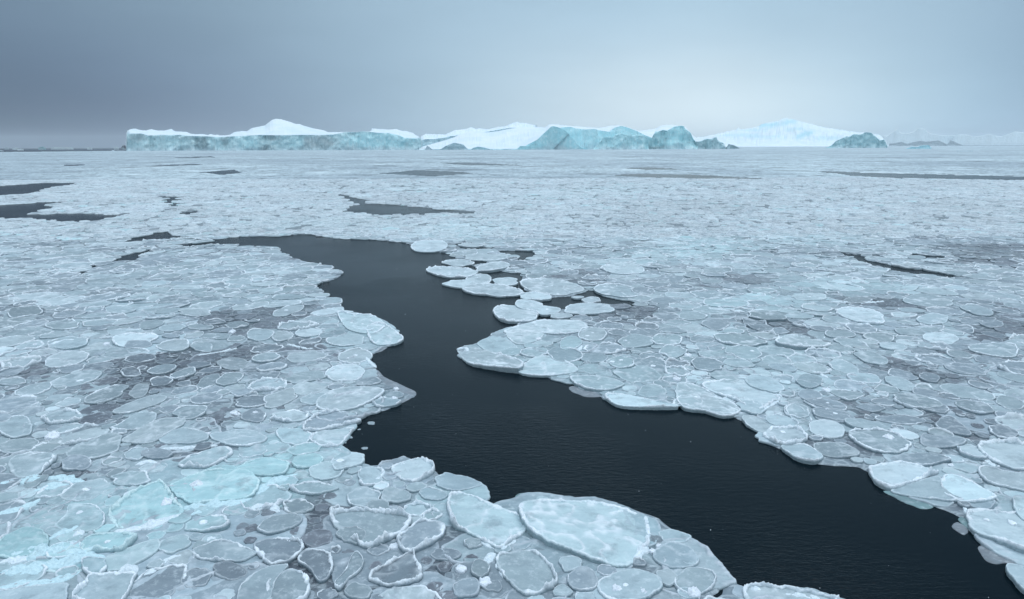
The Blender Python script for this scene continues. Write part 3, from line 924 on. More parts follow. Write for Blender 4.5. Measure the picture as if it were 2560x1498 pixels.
def fitted(fill, block):
    """Each thrown-in floe grows until it meets its neighbours, like pressed pancakes."""
    disc = [(x, y, r) for (x, y, r, _, _) in fill]
    for f in (FLOES if block else []):
        for q in f['out'][::4]:
            p = f['c'] + 0.92 * (q - f['c'])
            disc.append((p[0], p[1], f['r'] * 0.08))
    D = np.array(disc)
    cell = 2.4
    hsh = {}
    for i, (x, y, r) in enumerate(disc):
        hsh.setdefault((int(x // cell), int(y // cell)), []).append(i)
    res = []
    ca, sa = np.cos(A96), np.sin(A96)
    for i, (x, y, r, dk, cy) in enumerate(fill):
        gx, gy = int(x // cell), int(y // cell)
        nb = [j for a in (-1, 0, 1) for b in (-1, 0, 1) for j in hsh.get((gx + a, gy + b), ()) if j != i]
        kk = RNG.integers(4, 8); seg = 2 * math.pi / kk
        fac_ = math.cos(seg / 2) / np.cos(np.mod(A96 - RNG.uniform(0, 6.3) + 0.5 * vnoise2(ca + i, sa, 3), seg) - seg / 2)
        cap = r * (1.55 - 0.40 * dk) * (0.45 + 0.55 * fac_) * (1 + 0.20 * vnoise2(ca * 1.1 + i * 3.7, sa * 1.1 + i, 6) + 0.10 * vnoise2(ca * 2.6 + i * 3.7, sa * 2.6 + i, 7))
        R = cap
        if nb:
            q = D[nb]
            dx, dy = q[:, 0] - x, q[:, 1] - y
            dd = np.hypot(dx, dy)
            k = (dd < (r + q[:, 2]) * 1.7) & (dd > 1e-3)
            if k.any():
                dx, dy, dd, qr = dx[k], dy[k], dd[k], q[k, 2]
                lim = np.clip((dd ** 2 + r * r - qr ** 2) / (2 * dd), 0.35 * r, None)
                cs = (dx[:, None] * ca + dy[:, None] * sa) / dd[:, None]
                t = np.where(cs > 0.05, lim[:, None] / np.maximum(cs, 0.05), 1e3)
                allr = np.concatenate([t, cap[None]])
                R = (allr ** -16.0).sum(0) ** (-1 / 16.0)
        fac = RNG.choice([0.93, 1.02, 1.12, 1.28], p=[.2, .3, .3, .2]) - 0.10 * dk
        res.append(R * fac * (1 + 0.05 * vnoise2(ca * 3.5 + i * 5.1, sa * 3.5 + i, 9)))
    # trim what would reach out over the water
    cx = np.array([q[0] for q in fill]); cyy = np.array([q[1] for q in fill]); rr_ = np.array([q[2] for q in fill])
    RR = np.array(res)
    idx = np.nonzero(ice_sd(cx, cyy) < 2.4 * rr_ + 0.3)[0]
    lim = -0.05 - 0.12 * np.random.default_rng(3).random((len(idx), 1))
    for it in range(9):
        Sb = ice_sd(cx[idx, None] + RR[idx] * ca, cyy[idx, None] + RR[idx] * sa)
        RR[idx] = np.where(Sb < lim, RR[idx] * 0.88, RR[idx])
    ker = np.array([1, 2, 3, 2, 1]) / 9.0
    for j in idx:
        RR[j] = np.convolve(np.concatenate([RR[j][-2:], RR[j], RR[j][:2]]), ker, 'valid')
    res = list(RR)
    return res


for k_, ((x, y, r, dk, cy), rr) in enumerate([*zip(under, fitted(under, False)), *zip(fill, fitted(fill, True))]):
    o = np.stack([x + rr * np.cos(A96), y + rr * np.sin(A96)], -1)
    u = RNG.random()
    t = 'c' if cy > 0.8 else ('m' if (dk > 0.3 or u < 0.25) else ('g' if u < 0.75 else 'p'))
    if dk > 0.45 and RNG.random() < 0.6: t = 'd'
    if RNG.random() < 0.22 and t != 'd': t = t.upper()
    if k_ < len(under) and t in 'pP': t = 'g'
    add_floe(o, t, False)
    FLOES[-1]['dk'] = dk
    FLOES[-1]['cy'] = cy
    FLOES[-1]['under'] = k_ < len(under)

TINT = {'g': np.array([0.350, 0.448, 0.492]), 'm': np.array([0.275, 0.345, 0.395]), 'c': np.array([0.35, 0.55, 0.59]),
        'p': np.array([0.47, 0.575, 0.62]), 'd': np.array([0.20, 0.225, 0.26])}


def floe_geo(f, nseg, nin, nrim):
    """One pancake floe: V, colours, plate faces, rim faces."""
    rg = np.random.default_rng(f['seed'] + 1000)
    out = f['out']
    idx = np.linspace(0, 96, nseg, endpoint=False)
    o2 = np.vstack([out, out[:1]])
    O = np.stack([np.interp(idx, np.arange(97), o2[:, 0]), np.interp(idx, np.arange(97), o2[:, 1])], -1)
    c = f['c']; r = f['r']
    rad = np.hypot(*(O - c).T)
    s0 = f['seed'] * 7.31
    # crumbly outline
    fine = 0.018 * r ** 0.5
    dirn = (O - c) / rad[:, None]
    O = O + dirn * (fine * 3.0 * fbm2(O[:, 0] * 6, O[:, 1] * 6, 4, 12, 0.7))[:, None]
    rad = np.hypot(*(O - c).T)
    heavy = f['heavy']
    w = (0.05 + 0.035 * rg.random() + (0.04 if heavy else 0)) * min(1, (r / 0.8) ** 0.6)
    A = (0.022 + 0.040 * rg.random() + (0.050 if heavy else 0)) * min(1, (r / 0.7) ** 0.6)
    sunk = f['tint'] == 'd'
    if not heavy and rg.random() < 0.28: A *= 0.35
    if sunk: A *= 0.5
    z0 = 0.052 + 0.040 * rg.random() ** 1.6 - (0.015 if sunk else 0)
    if f['traced']: z0 += 0.026 + (0.012 if r > 1.3 else 0)
    if f['under']:
        z0 = 0.040 + 0.010 * rg.random(); A *= 0.6
    th = np.arange(nseg) / nseg * 2 * math.pi
    # rim height along the outline: waxes and wanes, gone in places
    along = vnoise2(np.cos(th) * 1.6 + s0, np.sin(th) * 1.6, 31)
    along2 = fbm2(O[:, 0] * 1.7 + s0, O[:, 1] * 1.7, 3, 33)
    Ah = A * np.clip(0.5 + 0.8 * along + 1.1 * along2, 0.04, 1.9)
    wv = w * np.clip(0.85 + 0.5 * vnoise2(np.cos(th) * 2.5 + s0, np.sin(th) * 2.5, 37) + 0.75 * fbm2(O[:, 0] * 8, O[:, 1] * 8, 2, 19), 0.25, 2.2)
    sin_ = np.clip(1 - wv / rad, 0.35, 0.93)            # where the rim starts
    tilt = rg.normal(size=2) * ((0.018 if rg.random() < 0.75 else 0.045) if not f['under'] else 0.003) * (1.6 if heavy else 1) * min(1, 0.6 / r)
    S = []; isrim = []
    for k in range(nin):
        S.append(sin_ * ((k + 1) / nin) ** 0.8)
    for k in range(nrim):
        S.append(sin_ + (1 - sin_) * ((k + 1) / nrim))
    S.append(np.full(nseg, 1.0) + 0.012 / rad)            # down the side
    S.append(np.full(nseg, 1.0) - 0.02 / rad)
    S = np.array(S)                                      # (rings, nseg)
    P = c + S[..., None] * (O - c)[None]
    X, Y = P[..., 0], P[..., 1]
    q = np.clip((S - sin_) / (1 - sin_), -1, 1)          # 0..1 across the rim
    qq = np.clip(q, 0, 1)
    prof = np.where(q > 0, np.sin(np.clip(qq * 1.0, 0, 1) * math.pi * 0.78) ** 0.8, 0)
    lum = np.clip(0.28 + 0.75 * fbm2(X * 5 + s0, Y * 5, 4, 43, 0.68), 0, 1)
    lum2 = fbm2(X * 30 + s0, Y * 30, 2, 47)
    dish = -0.003 * min(r, 1) * (1 - S ** 2)
    wav = 0.006 * fbm2(X * 1.6 + s0, Y * 1.6, 3, 51)
    # old inner ridges frozen on the plate
    rid = 1 - np.abs(fbm2(X * 1.5 + s0, Y * 1.5 - s0, 3, 55)) * 7
    ridamp = 0.030 * np.clip(rid, 0, 1) ** 2 * (along > 0.0 if False else 1) * (rg.random() < (0.6 if r < 1 else 1.0)) * np.clip(r, 0, 1.25)
    z = z0 + dish + wav + ridamp * (1 - prof) + Ah * prof * (0.35 + 2.0 * lum) + 0.35 * Ah * lum2 * (qq > 0)
    z = z + tilt[0] * (X - c[0]) + tilt[1] * (Y - c[1])
    z[-2] = z0 - 0.035 + tilt[0] * (X[-2] - c[0]) + tilt[1] * (Y[-2] - c[1])
    z[-1] = -0.10
    base = TINT[f['tint']] * (0.80 + 0.36 * rg.random())
    tone = fbm2(np.array([c[0] * 0.28]), np.array([c[1] * 0.4]), 3, 91)[0]
    base = base * (1 + 0.22 * tone)
    base = base + (np.array([0.40, 0.61, 0.65]) - base) * (0.95 * f['cy'] * (0.6 + 0.5 * rg.random()))
    base = base + (COL_DARK * 1.25 - base) * (0.72 * f['dk'])
    rimc = COL_RIM if not sunk else np.array([0.42, 0.48, 0.54])
    if f['under']: rimc = np.array([0.50, 0.57, 0.63])
    if f['tint'] == 'c': rimc = np.array([0.60, 0.77, 0.80])
    white = np.clip(prof * np.clip(Ah / 0.03, 0.25, 1.1) * (0.85 + 1.3 * lum), 0, 1)
    white = np.maximum(white, 0.8 * np.clip(ridamp / 0.03, 0, 1))
    col = mix(base[None, None] * np.ones(S.shape + (1,)), rimc, white)
    pv = np.clip(0.5 + 0.9 * fbm2(X * 1.1 + s0, Y * 1.1, 3, 58), 0, 1)
    col = col * (0.90 + 0.14 * pv)[..., None]
    col[-2:] = mix(base, np.array([0.16, 0.23, 0.27]), 0.6)  # side rings coloured darker, painting in the shade below the floe edge
    V = np.concatenate([[[c[0], c[1], z[0].mean()]], np.stack([X, Y, z], -1).reshape(-1, 3)])
    col = np.concatenate([[col[0].mean(0)], col.reshape(-1, 3)])
    tri = np.stack([np.zeros(nseg, int), 1 + np.arange(nseg), 1 + (np.arange(nseg) + 1) % nseg], -1)
    gf = grid_faces(len(S), nseg, True)[:, ::-1] + 1
    plate = gf[: (nin - 1) * nseg]; rim = gf[(nin - 1) * nseg:]
    return V, col, tri, plate, rim, z0


def sub(V, col, F):
    used = np.unique(np.concatenate([f.ravel() for f in F]))
    mp = np.zeros(len(V), int); mp[used] = np.arange(len(used))
    return V[used], col[used], [mp[f] for f in F]


# orientation: outlines must run counter-clockwise
for f in FLOES:
    o = f['out']
    if np.sum(o[:, 0] * np.roll(o[:, 1], -1) - np.roll(o[:, 0], -1) * o[:, 1]) < 0:
        f['out'] = o[::-1].copy()
    if 'dk' not in f:
        f['under'] = False
        q_ = place_fields(f['c'][:1], f['c'][1:])
        f['dk'] = 0.7 * float(q_[0][0]); f['cy'] = 1.0 * float(q_[1][0])
    f['d'] = math.hypot(*f['c'])
    px, py, _ = project(np.array([[f['c'][0], f['c'][1], 0.08]]))
    f['px'], f['py'] = px[0], py[0]
    f['area'] = math.pi * f['r'] ** 2 * H * FPX ** 2 / max(f['d'], 4) ** 3
    f['inside'] = not f['under'] and -10 < px[0] < 2570 and py[0] < 1505

ones = ['zero', 'one', 'two', 'three', 'four', 'five', 'six', 'seven', 'eight', 'nine', 'ten', 'eleven', 'twelve', 'thirteen', 'fourteen',
        'fifteen', 'sixteen', 'seventeen', 'eighteen', 'nineteen']
tens = ['', '', 'twenty', 'thirty', 'forty', 'fifty', 'sixty', 'seventy', 'eighty', 'ninety']


def words(n):
    n = int(max(0, min(99, n)))
    return ones[n] if n < 20 else tens[n // 10] + ('-' + ones[n % 10] if n % 10 else '')


def floe_label(f, seen):
    o = f['out']; w = o[:, 0].max() - o[:, 0].min(); h = o[:, 1].max() - o[:, 1].min()
    cov = np.cov((o - f['c']).T); ev = np.sqrt(np.linalg.eigvalsh(cov))
    asp = ev[1] / ev[0]
    shape = 'round' if asp < 1.22 else ('oval' if asp < 1.6 else 'long narrow')
    size = 'very large' if f['r'] > 1.35 else 'large' if f['r'] > 0.9 else 'medium' if f['r'] > 0.55 else 'small'
    tint = {'g': 'blue-grey', 'm': 'mauve-grey', 'c': 'turquoise', 'p': 'pale', 'd': 'dark half-sunk'}[f['tint']]
    rim = 'thick crumbly rim' if f['heavy'] else 'thin white rim'
    x = words(round(f['px'] / 25.6)); y = words(round(f['py'] / 14.98))
    lab = f'{size} {shape} {tint} floe with {rim}, {x} percent across, {y} percent down'
    if lab in seen:
        lab = f'{size} {shape} {tint} twin floe, {rim}, {x} percent across, {y} percent down'
    seen.add(lab)
    return lab




def lump_mesh(name, loc, r, h, parent, seed, mat=None, colr=None, el=1.0, rot=0.0, spiky=0.0):
    '''A rounded crumb of ice: a noisy dome with its foot below the surface.'''
    ns, nr = 20, 9
    t = np.linspace(0, 1, nr)[:, None]; a = np.linspace(0, 2 * math.pi, ns, endpoint=False)[None]
    rr = r * np.sin(t * math.pi / 2) ** 0.9 * (1 + 0 * a)
    x = rr * np.cos(a) * el; y = rr * np.sin(a)
    k = 1 + 0.55 * fbm2(x / r * 1.4 + seed * 3.3, y / r * 1.4 + seed, 3, 61, 0.6)
    x = x * k; y = y * k
    z = h * np.cos(t * math.pi / 2) ** 0.7 * (0.75 + 0.9 * np.abs(fbm2(x / r * 2.2 + seed, y / r * 2.2, 3, 65, 0.65)) * (1 + spiky)) - (t > 0.99) * (h * 0.3 + 0.02)
    c_, s_ = math.cos(rot), math.sin(rot)
    V = np.stack([x * c_ - y * s_ + loc[0], x * s_ + y * c_ + loc[1], z + loc[2]], -1).reshape(-1, 3)
    return mesh_obj(name, V, grid_faces(nr, ns, True)[:, ::-1].copy(), mat or M_RIM, parent, col=COL_RIM if colr is None else colr)


order = sorted([f for f in FLOES if f['inside']], key=lambda f: -(f['area'] * (1.35 if f['traced'] else 1)))
solo = set(id(f) for f in order[:300])
seen = set()
mV, mC, mF, off = [], [], [], 0
for f in FLOES:
    rp = f['r'] * FPX * 0.4 / f['d']                      # radius on the render, pixels
    if id(f) in solo:
        nseg = int(np.clip(rp * 5, 56, 420)); nin = int(np.clip(rp / 4, 6, 18)); nrim = int(np.clip(rp / 6, 6, 11))
        V, col, tri, pl, rm, z0 = floe_geo(f, nseg, nin, nrim)
        base = np.array([f['c'][0], f['c'][1], 0.0])
        V = V - base
        root = empty('pancake_floe', base)
        tag(root, floe_label(f, seen), 'ice floe', 'pancake floes of the ice field')
        v, c_, F = sub(V, col, [tri, pl])
        mesh_obj('plate', v, F, M_PLATE, root, col=c_)
        v, c_, F = sub(V, col, [rm])
        mesh_obj('rim', v, F, M_RIM, root, col=c_)
        rg = np.random.default_rng(f['seed'] + 5)
        if rp > 16 and rg.random() < 0.16:
            for q in range(1 + (rg.random() < 0.4)):
                a_ = rg.uniform(0, 6.28); d_ = f['r'] * 0.55 * rg.random()
                lump_mesh('snow_lump', (d_ * math.cos(a_), d_ * math.sin(a_), z0 - 0.005), rg.uniform(0.05, 0.11), rg.uniform(0.015, 0.035), root, f['seed'] + q)
    else:
        nseg = int(np.clip(rp * 3.6, 14, 120)); nin = int(np.clip(rp / 8, 2, 7)); nrim = int(np.clip(rp / 8, 3, 6))
        V, col, tri, pl, rm, z0 = floe_geo(f, nseg, nin, nrim)
        mV.append(V); mC.append(col); mF.append((tri + off, np.concatenate([pl, rm]) + off)); off += len(V)
NEAR_COUNT = (len(FLOES), len(solo))


# ------------------------------------------------------------------ distant floes, low detail, to 170 m
def far_fill():
    global off
    for (d0, d1, pitch, nseg) in ((62, 85, 0.98, 14), (85, 120, 1.12, 10), (120, 175, 1.35, 8)):
        y = np.arange(d0 * 0.98, d1, pitch * 0.86)
        pts = []
        for i, yy in enumerate(y):
            xs = np.arange(-yy * 0.84, yy * 0.84, pitch) + (i % 2) * pitch / 2
            pts.append(np.stack([xs, np.full(len(xs), yy)], -1))
        P = np.concatenate(pts)
        P += RNG.normal(size=P.shape) * pitch * 0.34
        S = ice_sd(P[:, 0], P[:, 1])
        dk, cy = place_fields(P[:, 0], P[:, 1])
        n0 = fbm2(P[:, 0] * 0.3, P[:, 1] * 0.5, 3, 90)
        keep = (S > 0.3) & (RNG.random(len(P)) > 0.12 + 0.5 * dk + 0.30 * (n0 > 0.22))
        P, dk, cy = P[keep], dk[keep], cy[keep]
        n = len(P)
        r = pitch * 0.56 * np.exp(RNG.normal(size=n) * 0.36)
        a = np.linspace(0, 2 * math.pi, nseg, endpoint=False)[None]
        el = RNG.random((n, 1)) * 0.3; ph = RNG.random((n, 1)) * 3.14
        rr = r[:, None] * (1 + el * np.cos(2 * (a - ph)) + 0.08 * RNG.normal(size=(n, nseg)))
        z0 = 0.06 + 0.06 * RNG.random((n, 1)) + 0 * a
        A = (0.03 + 0.05 * RNG.random((n, 1))) * (0.6 + 0.8 * RNG.random((n, nseg)))
        t = RNG.choice(4, n, p=[.45, .25, .05, .25]); t = np.where(dk > 0.4, 1, t)
        cy = np.asarray(cy)
        base = np.array([TINT[k] for k in 'gmcp'])[t] * (0.92 + 0.24 * RNG.random((n, 1))) * (0.94 + 0.34 * fbm2(P[:, :1] * 0.12, P[:, 1:] * 0.12, 4, 93))
        base = base + (np.array([0.47, 0.70, 0.74]) - base) * (0.95 * cy * (0.35 + 0.65 * RNG.random(n)))[:, None]
        rings = [(0.80, 0), (0.91, 1), (1.0, -0.9)]
        Vs = []; Cs = []
        Vs.append(np.stack([P[:, 0], P[:, 1], z0[:, 0]], -1)[:, None]); Cs.append(base[:, None])
        for s, kk in rings:
            z = z0 + (A * kk if kk > 0 else (-0.08 if kk < 0 else 0))
            Vs.append(np.stack([P[:, :1] + s * rr * np.cos(a), P[:, 1:] + s * rr * np.sin(a), z + 0 * a], -1))
            cc = np.repeat(base[:, None], nseg, 1)
            if kk > 0: cc = mix(cc, COL_RIM, np.full((n, nseg), 0.7))
            Cs.append(cc)
        V = np.concatenate(Vs, 1); c_ = np.concatenate(Cs, 1)
        nv = 1 + 3 * nseg
        k = np.arange(nseg)
        tri = np.stack([0 * k, 1 + k, 1 + (k + 1) % nseg], -1)
        gf = grid_faces(3, nseg, True)[:, ::-1] + 1
        offs = (np.arange(n) * nv)[:, None, None] + off
        mV.append(V.reshape(-1, 3)); mC.append(c_.reshape(-1, 3))
        mF.append(((tri[None] + offs).reshape(-1, 3), (gf[None] + offs).reshape(-1, 4)))
        off += n * nv


far_fill()
rest = mesh_obj('pancake_floes', np.concatenate(mV), [np.concatenate([f[0] for f in mF]), np.concatenate([f[1] for f in mF])],
                M_PLATE, col=np.concatenate(mC))
tag(rest, 'countless small pancake floes filling the pack out to the bergs', 'ice floes', kind='stuff')
del mV, mC, mF
print('floes', NEAR_COUNT, 'verts', off)


# ------------------------------------------------------------------ ridges of crushed ice, loose chunks, thin drowned sheets
RIDGES = [
    (3, .30, [(-60, 1140), (200, 1110), (450, 1085), (620, 1060)]), (3, .22, [(300, 1035), (480, 950), (620, 905)]), (3, .20, [(1300, 800), (1480, 765), (1750, 740), (1860, 700)]),
    (3, .22, [(-40, 1260), (200, 1232), (340, 1262)]), (3, .16, [(420, 1180), (560, 1100), (780, 1085)]), (3, .12, [(880, 700), (1000, 660), (1150, 618), (1230, 640)]),
    (3, .16, [(-60, 612), (150, 590), (300, 572), (450, 552), (560, 590), (612, 605)]), (3, .30, [(-60, 850), (100, 790), (220, 760), (300, 710)]),
    (3, .22, [(230, 670), (400, 620), (520, 600)]), (3, .13, [(820, 965), (1000, 930), (1150, 900), (1340, 820)]),
    (3, .15, [(-60, 1385), (150, 1340), (350, 1330), (500, 1290), (600, 1240)]), (3, .26, [(100, 1300), (250, 1200), (450, 1185), (700, 1145), (790, 1130)]),
    (3, .26, [(1370, 840), (1450, 810), (1560, 795)]), (3, .2, [(1860, 690), (2000, 600), (2200, 530)]), (3, .12, [(1815, 795), (1900, 765), (2000, 775), (2055, 815)]),
    (3, .12, [(-40, 1200), (130, 1160), (330, 1110)]), (3, .08, [(1170, 350), (1300, 352), (1600, 325)]), (3, .08, [(980, 475), (1080, 442), (1175, 460)]),
    (3, .10, [(600, 930), (560, 1000), (520, 1080)]), (3, .09, [(1040, 1280), (1130, 1230), (1240, 1150), (1340, 1130)]), (3, .10, [(850, 1260), (930, 1225), (1010, 1250)]),
    (3, .08, [(1490, 1050), (1540, 1000), (1590, 1005)]),
    (4, .07, [(1800, 812), (1900, 832), (2000, 820), (2085, 800)]), (4, .12, [(1530, 990), (1650, 968), (1780, 975)]), (4, .12, [(2150, 1180), (2200, 1100), (2262, 1060)]),
    (4, .09, [(1075, 1200), (1090, 1150), (1150, 1115)]), (4, .10, [(30, 950), (100, 1010), (185, 1070)]), (4, .10, [(1725, 740), (1800, 740), (1910, 775)]),
    (4, .055, [(388, 488), (480, 462), (556, 440)]), (4, .05, [(270, 480), (320, 510), (270, 590)]), (4, .07, [(1660, 790), (1780, 900), (1830, 840)]), (4, .05, [(2235, 840), (2255, 900)]),
    (4, .06, [(1000, 1000), (1080, 1050), (1180, 1085), (1290, 1010)]), (4, .08, [(1150, 1180), (1190, 1250), (1270, 1320)]),
    (5, .10, [(1620, 480), (1700, 478), (1810, 505)]), (5, .11, [(2180, 350), (2230, 420), (2310, 490)]), (5, .09, [(490, 1375), (800, 1410), (1080, 1462)]),
    (5, .05, [(2300, 580), (2380, 570), (2440, 572)]), (5, .05, [(2080, 770), (2130, 870), (2150, 950)]),
    (2, .10, [(175, 1210), (260, 1290), (420, 1345)]), (2, .08, [(480, 1190), (600, 1240), (770, 1285)]), (2, .07, [(600, 1388), (740, 1300)]),
    (2, .10, [(200, 640), (400, 662), (620, 650)]), (2, .10, [(2110, 1340), (2200, 1385)]), (2, .07, [(1640, 1330), (1750, 1385)]), (2, .10, [(1150, 745), (1300, 762), (1500, 742)]),
    (2, .07, [(920, 1100), (1010, 1105), (1090, 1150)]), (2, .08, [(1380, 1270), (1500, 1280)]), (2, .10, [(1100, 590), (1300, 605), (1500, 590)]),
    (1, .05, [(850, 938), (925, 926), (940, 955)]), (1, .07, [(1190, 942), (1245, 930)]), (1, .08, [(1830, 452), (1950, 450)]), (1, .07, [(1700, 930), (1770, 905), (1750, 950)]),
    (1, .06, [(170, 970), (215, 1030), (260, 1070)]), (1, .08, [(60, 760), (170, 740), (230, 780)]), (1, .12, [(640, 620 - 540), (800, 70), (1000, 60), (1180, 55)]),
    (0, .07, [(370, 905), (470, 868), (600, 880), (640, 912)]), (0, .08, [(820, 1410), (850, 1380), (900, 1370)]), (0, .07, [(1440, 985), (1600, 960), (1740, 930)]),
    (0, .06, [(910, 800), (1010, 795), (1100, 780)]), (0, .08, [(2100, 900), (2250, 940), (2300, 930)]), (0, .10, [(1240, 150 - 20), (1400, 125), (1560, 140)]),
]
CHUNKS = [(4, 230, 158, 32, 28), (4, 140, 203, 14, 8), (4, 70, 262, 26, 10), (4, 180, 340, 24, 10), (4, 35, 300, 12, 8), (4, 400, 1075, 40, 35),
          (4, 2290, 1110, 30, 40), (4, 2335, 1070, 25, 28), (4, 880, 1240, 48, 25), (3, 2120, 1040, 28, 35), (3, 2200, 1080, 30, 32), (3, 1440, 632, 55, 22),
          (3, 1240, 752, 60, 16), (3, 580, 830, 24, 10), (3, 1740, 110, 25, 28), (3, 1520, 250, 22, 18), (3, 380, 270, 60, 12), (4, 1060, 1340, 60, 45),
          (5, 1530, 280, 45, 38), (5, 1080, 80, 30, 18), (2, 1095, 1100, 22, 20), (2, 1070, 1245, 32, 26), (2, 60, 990, 30, 12), (1, 1455, 870, 22, 18), (1, 2465, 1165, 35, 22),
          (1, 2090, 885, 18, 12), (0, 780, 908, 26, 14), (0, 255, 912, 18, 12), (0, 1710, 1412, 30, 22), (0, 1870, 1410, 24, 20), (0, 1700, 820, 30, 14), (5, 1985, 480, 20, 10),
          (5, 100, 1420, 60, 18), (4, 2230, 1420, 55, 30), (4, 2030, 1390, 50, 22), (1, 410, 1235, 20, 10), (1, 400, 1305, 24, 10), (1, 300, 1300, 16, 9)]
THIN = [(4, 'teal', [(1300, 690), (1480, 700), (1700, 715), (1760, 760), (1500, 800), (1290, 790)]),
        (5, 'teal', [(1490, 670), (1620, 742), (1770, 803), (1850, 772), (1700, 700)]), (5, 'grey', [(1990, 930), (2040, 905), (2110, 960), (2090, 995), (2040, 975)]),
        (5, 'teal', [(2040, 870), (2100, 840), (2150, 950), (2090, 930)]),
        (5, 'grey', [(2190, 1075), (2215, 1150), (2300, 1208), (2430, 1200), (2600, 1280), (2600, 1150), (2350, 1070)]),
        (1, 'grey', [(255, 1100), (330, 1150), (470, 1215), (565, 1265), (480, 1330), (300, 1400), (120, 1440), (140, 1300)]),
        (1, 'grey', [(1675, 1240), (1780, 1290), (1870, 1297), (1935, 1282), (1900, 1240), (1720, 1215)]), (1, 'grey', [(120, 940), (230, 915), (350, 930), (240, 985), (180, 1000)]),
        (4, 'teal', [(-100, 380), (40, 365), (160, 440), (60, 450), (-60, 430)]), (5, 'grey', [(0, 1190), (100, 1150), (250, 1180), (270, 1195), (200, 1230), (60, 1230)])]
place_seen = set()


def where(px, py, lead):
    lab = f'{lead}, {words(round(px / 25.6))} percent across, {words(round(py / 14.98))} percent down'
    while lab in place_seen:
        px += 26
        lab = f'{lead}, {words(round(px / 25.6))} percent across, {words(round(py / 14.98))} percent down'
    place_seen.add(lab)
    return lab


for i, (v, w, pts) in enumerate(RIDGES):
    p = np.array(vp(v, pts))
    g = ground(p[:, 0], p[:, 1], 0.1)
    d = np.concatenate([[0], np.cumsum(np.hypot(*np.diff(g, axis=0).T))])
    n = int(np.clip(d[-1] / 0.022, 30, 260)); u = np.linspace(0, d[-1], n)
    cx = np.interp(u, d, g[:, 0]); cy_ = np.interp(u, d, g[:, 1])
    sm = np.ones(9) / 9
    cx = np.convolve(np.pad(cx, 4, 'edge'), sm, 'valid'); cy_ = np.convolve(np.pad(cy_, 4, 'edge'), sm, 'valid')
    wob_ = 0.35 * w * fbm2(u * 2.2, u * 0 + i * 7, 3, 5)
    tx = np.gradient(cx); ty = np.gradient(cy_); l = np.hypot(tx, ty) + 1e-9
    nx, ny = -ty / l, tx / l
    cx = cx + nx * wob_; cy_ = cy_ + ny * wob_
    w_ = w * (0.72 if w > .18 else 1)
    W = w_ * (0.65 + 0.75 * np.abs(fbm2(u * 2.6, u * 0 + i, 3, 8)) * 1.8) * np.sin(np.clip(np.minimum(u, d[-1] - u) / (w * 2), 0.02, 1) * math.pi / 2)
    m_ = 17
    a = np.linspace(-1, 1, m_)[None]
    X = cx[:, None] + nx[:, None] * W[:, None] * a; Y = cy_[:, None] + ny[:, None] * W[:, None] * a
    hgt = W[:, None] * (0.42 if w < .15 else 0.34) * np.clip(1 - a * a, 0, 1) ** 0.7 * np.clip(0.7 + 1.5 * fbm2(X * 6, Y * 6, 5, 71, 0.68), 0.05, 2)
    Z = 0.055 + hgt; Z[:, 0] = Z[:, -1] = -0.02
    root = empty('ice_ridge', (cx[n // 2], cy_[n // 2], 0.05))
    V = np.stack([X, Y, Z], -1) - np.array(root.location)
    tag(root, where(*p.mean(0), 'crumbly white ridge of crushed ice' if w >= .12 else 'thin white crest of crumbled ice'), 'ice ridge', 'ridges of crushed ice')
    mesh_obj('crest', V.reshape(-1, 3), grid_faces(n, m_)[:, ::-1].copy(), M_RIM, root, col=np.array([0.66, 0.76, 0.82]) if v != 3 or w < .15 else np.array([0.54, 0.72, 0.78]))

for i, (v, cx, cy_, rx, ry) in enumerate(CHUNKS):
    p = np.array(vp(v, [(cx, cy_), (cx + rx, cy_)]))
    g = ground(p[:, 0], p[:, 1], 0.08); r = np.hypot(*(g[1] - g[0]))
    afl = float(ice_sd(g[:1, 0], g[:1, 1])[0]) < 0.05
    o = lump_mesh('ice_chunk', (0, 0, 0), r * 0.9, r * (0.12 if afl else 0.42), None, i + 60, colr=np.array([0.30, 0.37, 0.41]) if afl else np.array([0.72, 0.79, 0.86]),
                  el=1.0, rot=i * 1.3, spiky=1.0)
    o.location = (g[0, 0], g[0, 1], 0.0 if afl else 0.06)
    tag(o, where(*p[0], 'small grey ice piece afloat in the dark water' if afl else 'loose white chunk lying on the ice'), 'ice chunk', 'ice pieces afloat in the water' if afl else 'loose ice chunks')

for i, (v, kind_, pts) in enumerate(THIN):
    p = np.array(vp(v, pts)); g = resample(ground(p[:, 0], p[:, 1], 0.01), 90)
    c0 = g.mean(0)
    dd = (g - c0); ln = np.hypot(*dd.T)[:, None]
    g = g + dd / ln * (0.05 * fbm2(g[:, 0] * 4, g[:, 1] * 4, 3, 5))[:, None]
    V = [np.array([[0, 0, 0.02]])]; Cl = []
    base = np.array([0.20, 0.32, 0.34]) if kind_ == 'teal' else np.array([0.235, 0.27, 0.305])
    ring = [(0.3, .02), (0.6, .02), (0.85, .017), (0.96, .010), (1.0, -0.004), (1.02, -.06)]
    for s_, z_ in ring:
        q = s_ * (g - c0)
        V.append(np.concatenate([q, np.full((90, 1), z_) + 0.010 * (s_ < .95) * fbm2(q[:, 0] * 4 + i, q[:, 1] * 4, 2, 9)[:, None]], -1))
    V = np.concatenate(V); k = np.arange(90)
    cl = np.clip(0.9 + 0.3 * fbm2(V[:, 0] * 2, V[:, 1] * 2 + i, 3, 7), 0.6, 1.3)[:, None] * base
    o = mesh_obj('thin_ice_sheet', V, [np.stack([0 * k, 1 + k, 1 + (k + 1) % 90], -1)[:, ::-1 if False else 1], grid_faces(6, 90, True)[:, ::-1] + 1], M_PLATE, col=cl)
    o.location = (c0[0], c0[1], 0)
    tag(o, where(*p.mean(0), f'thin drowned {kind_} ice sheet awash by the lead'), 'thin ice', 'drowned ice along the lead')


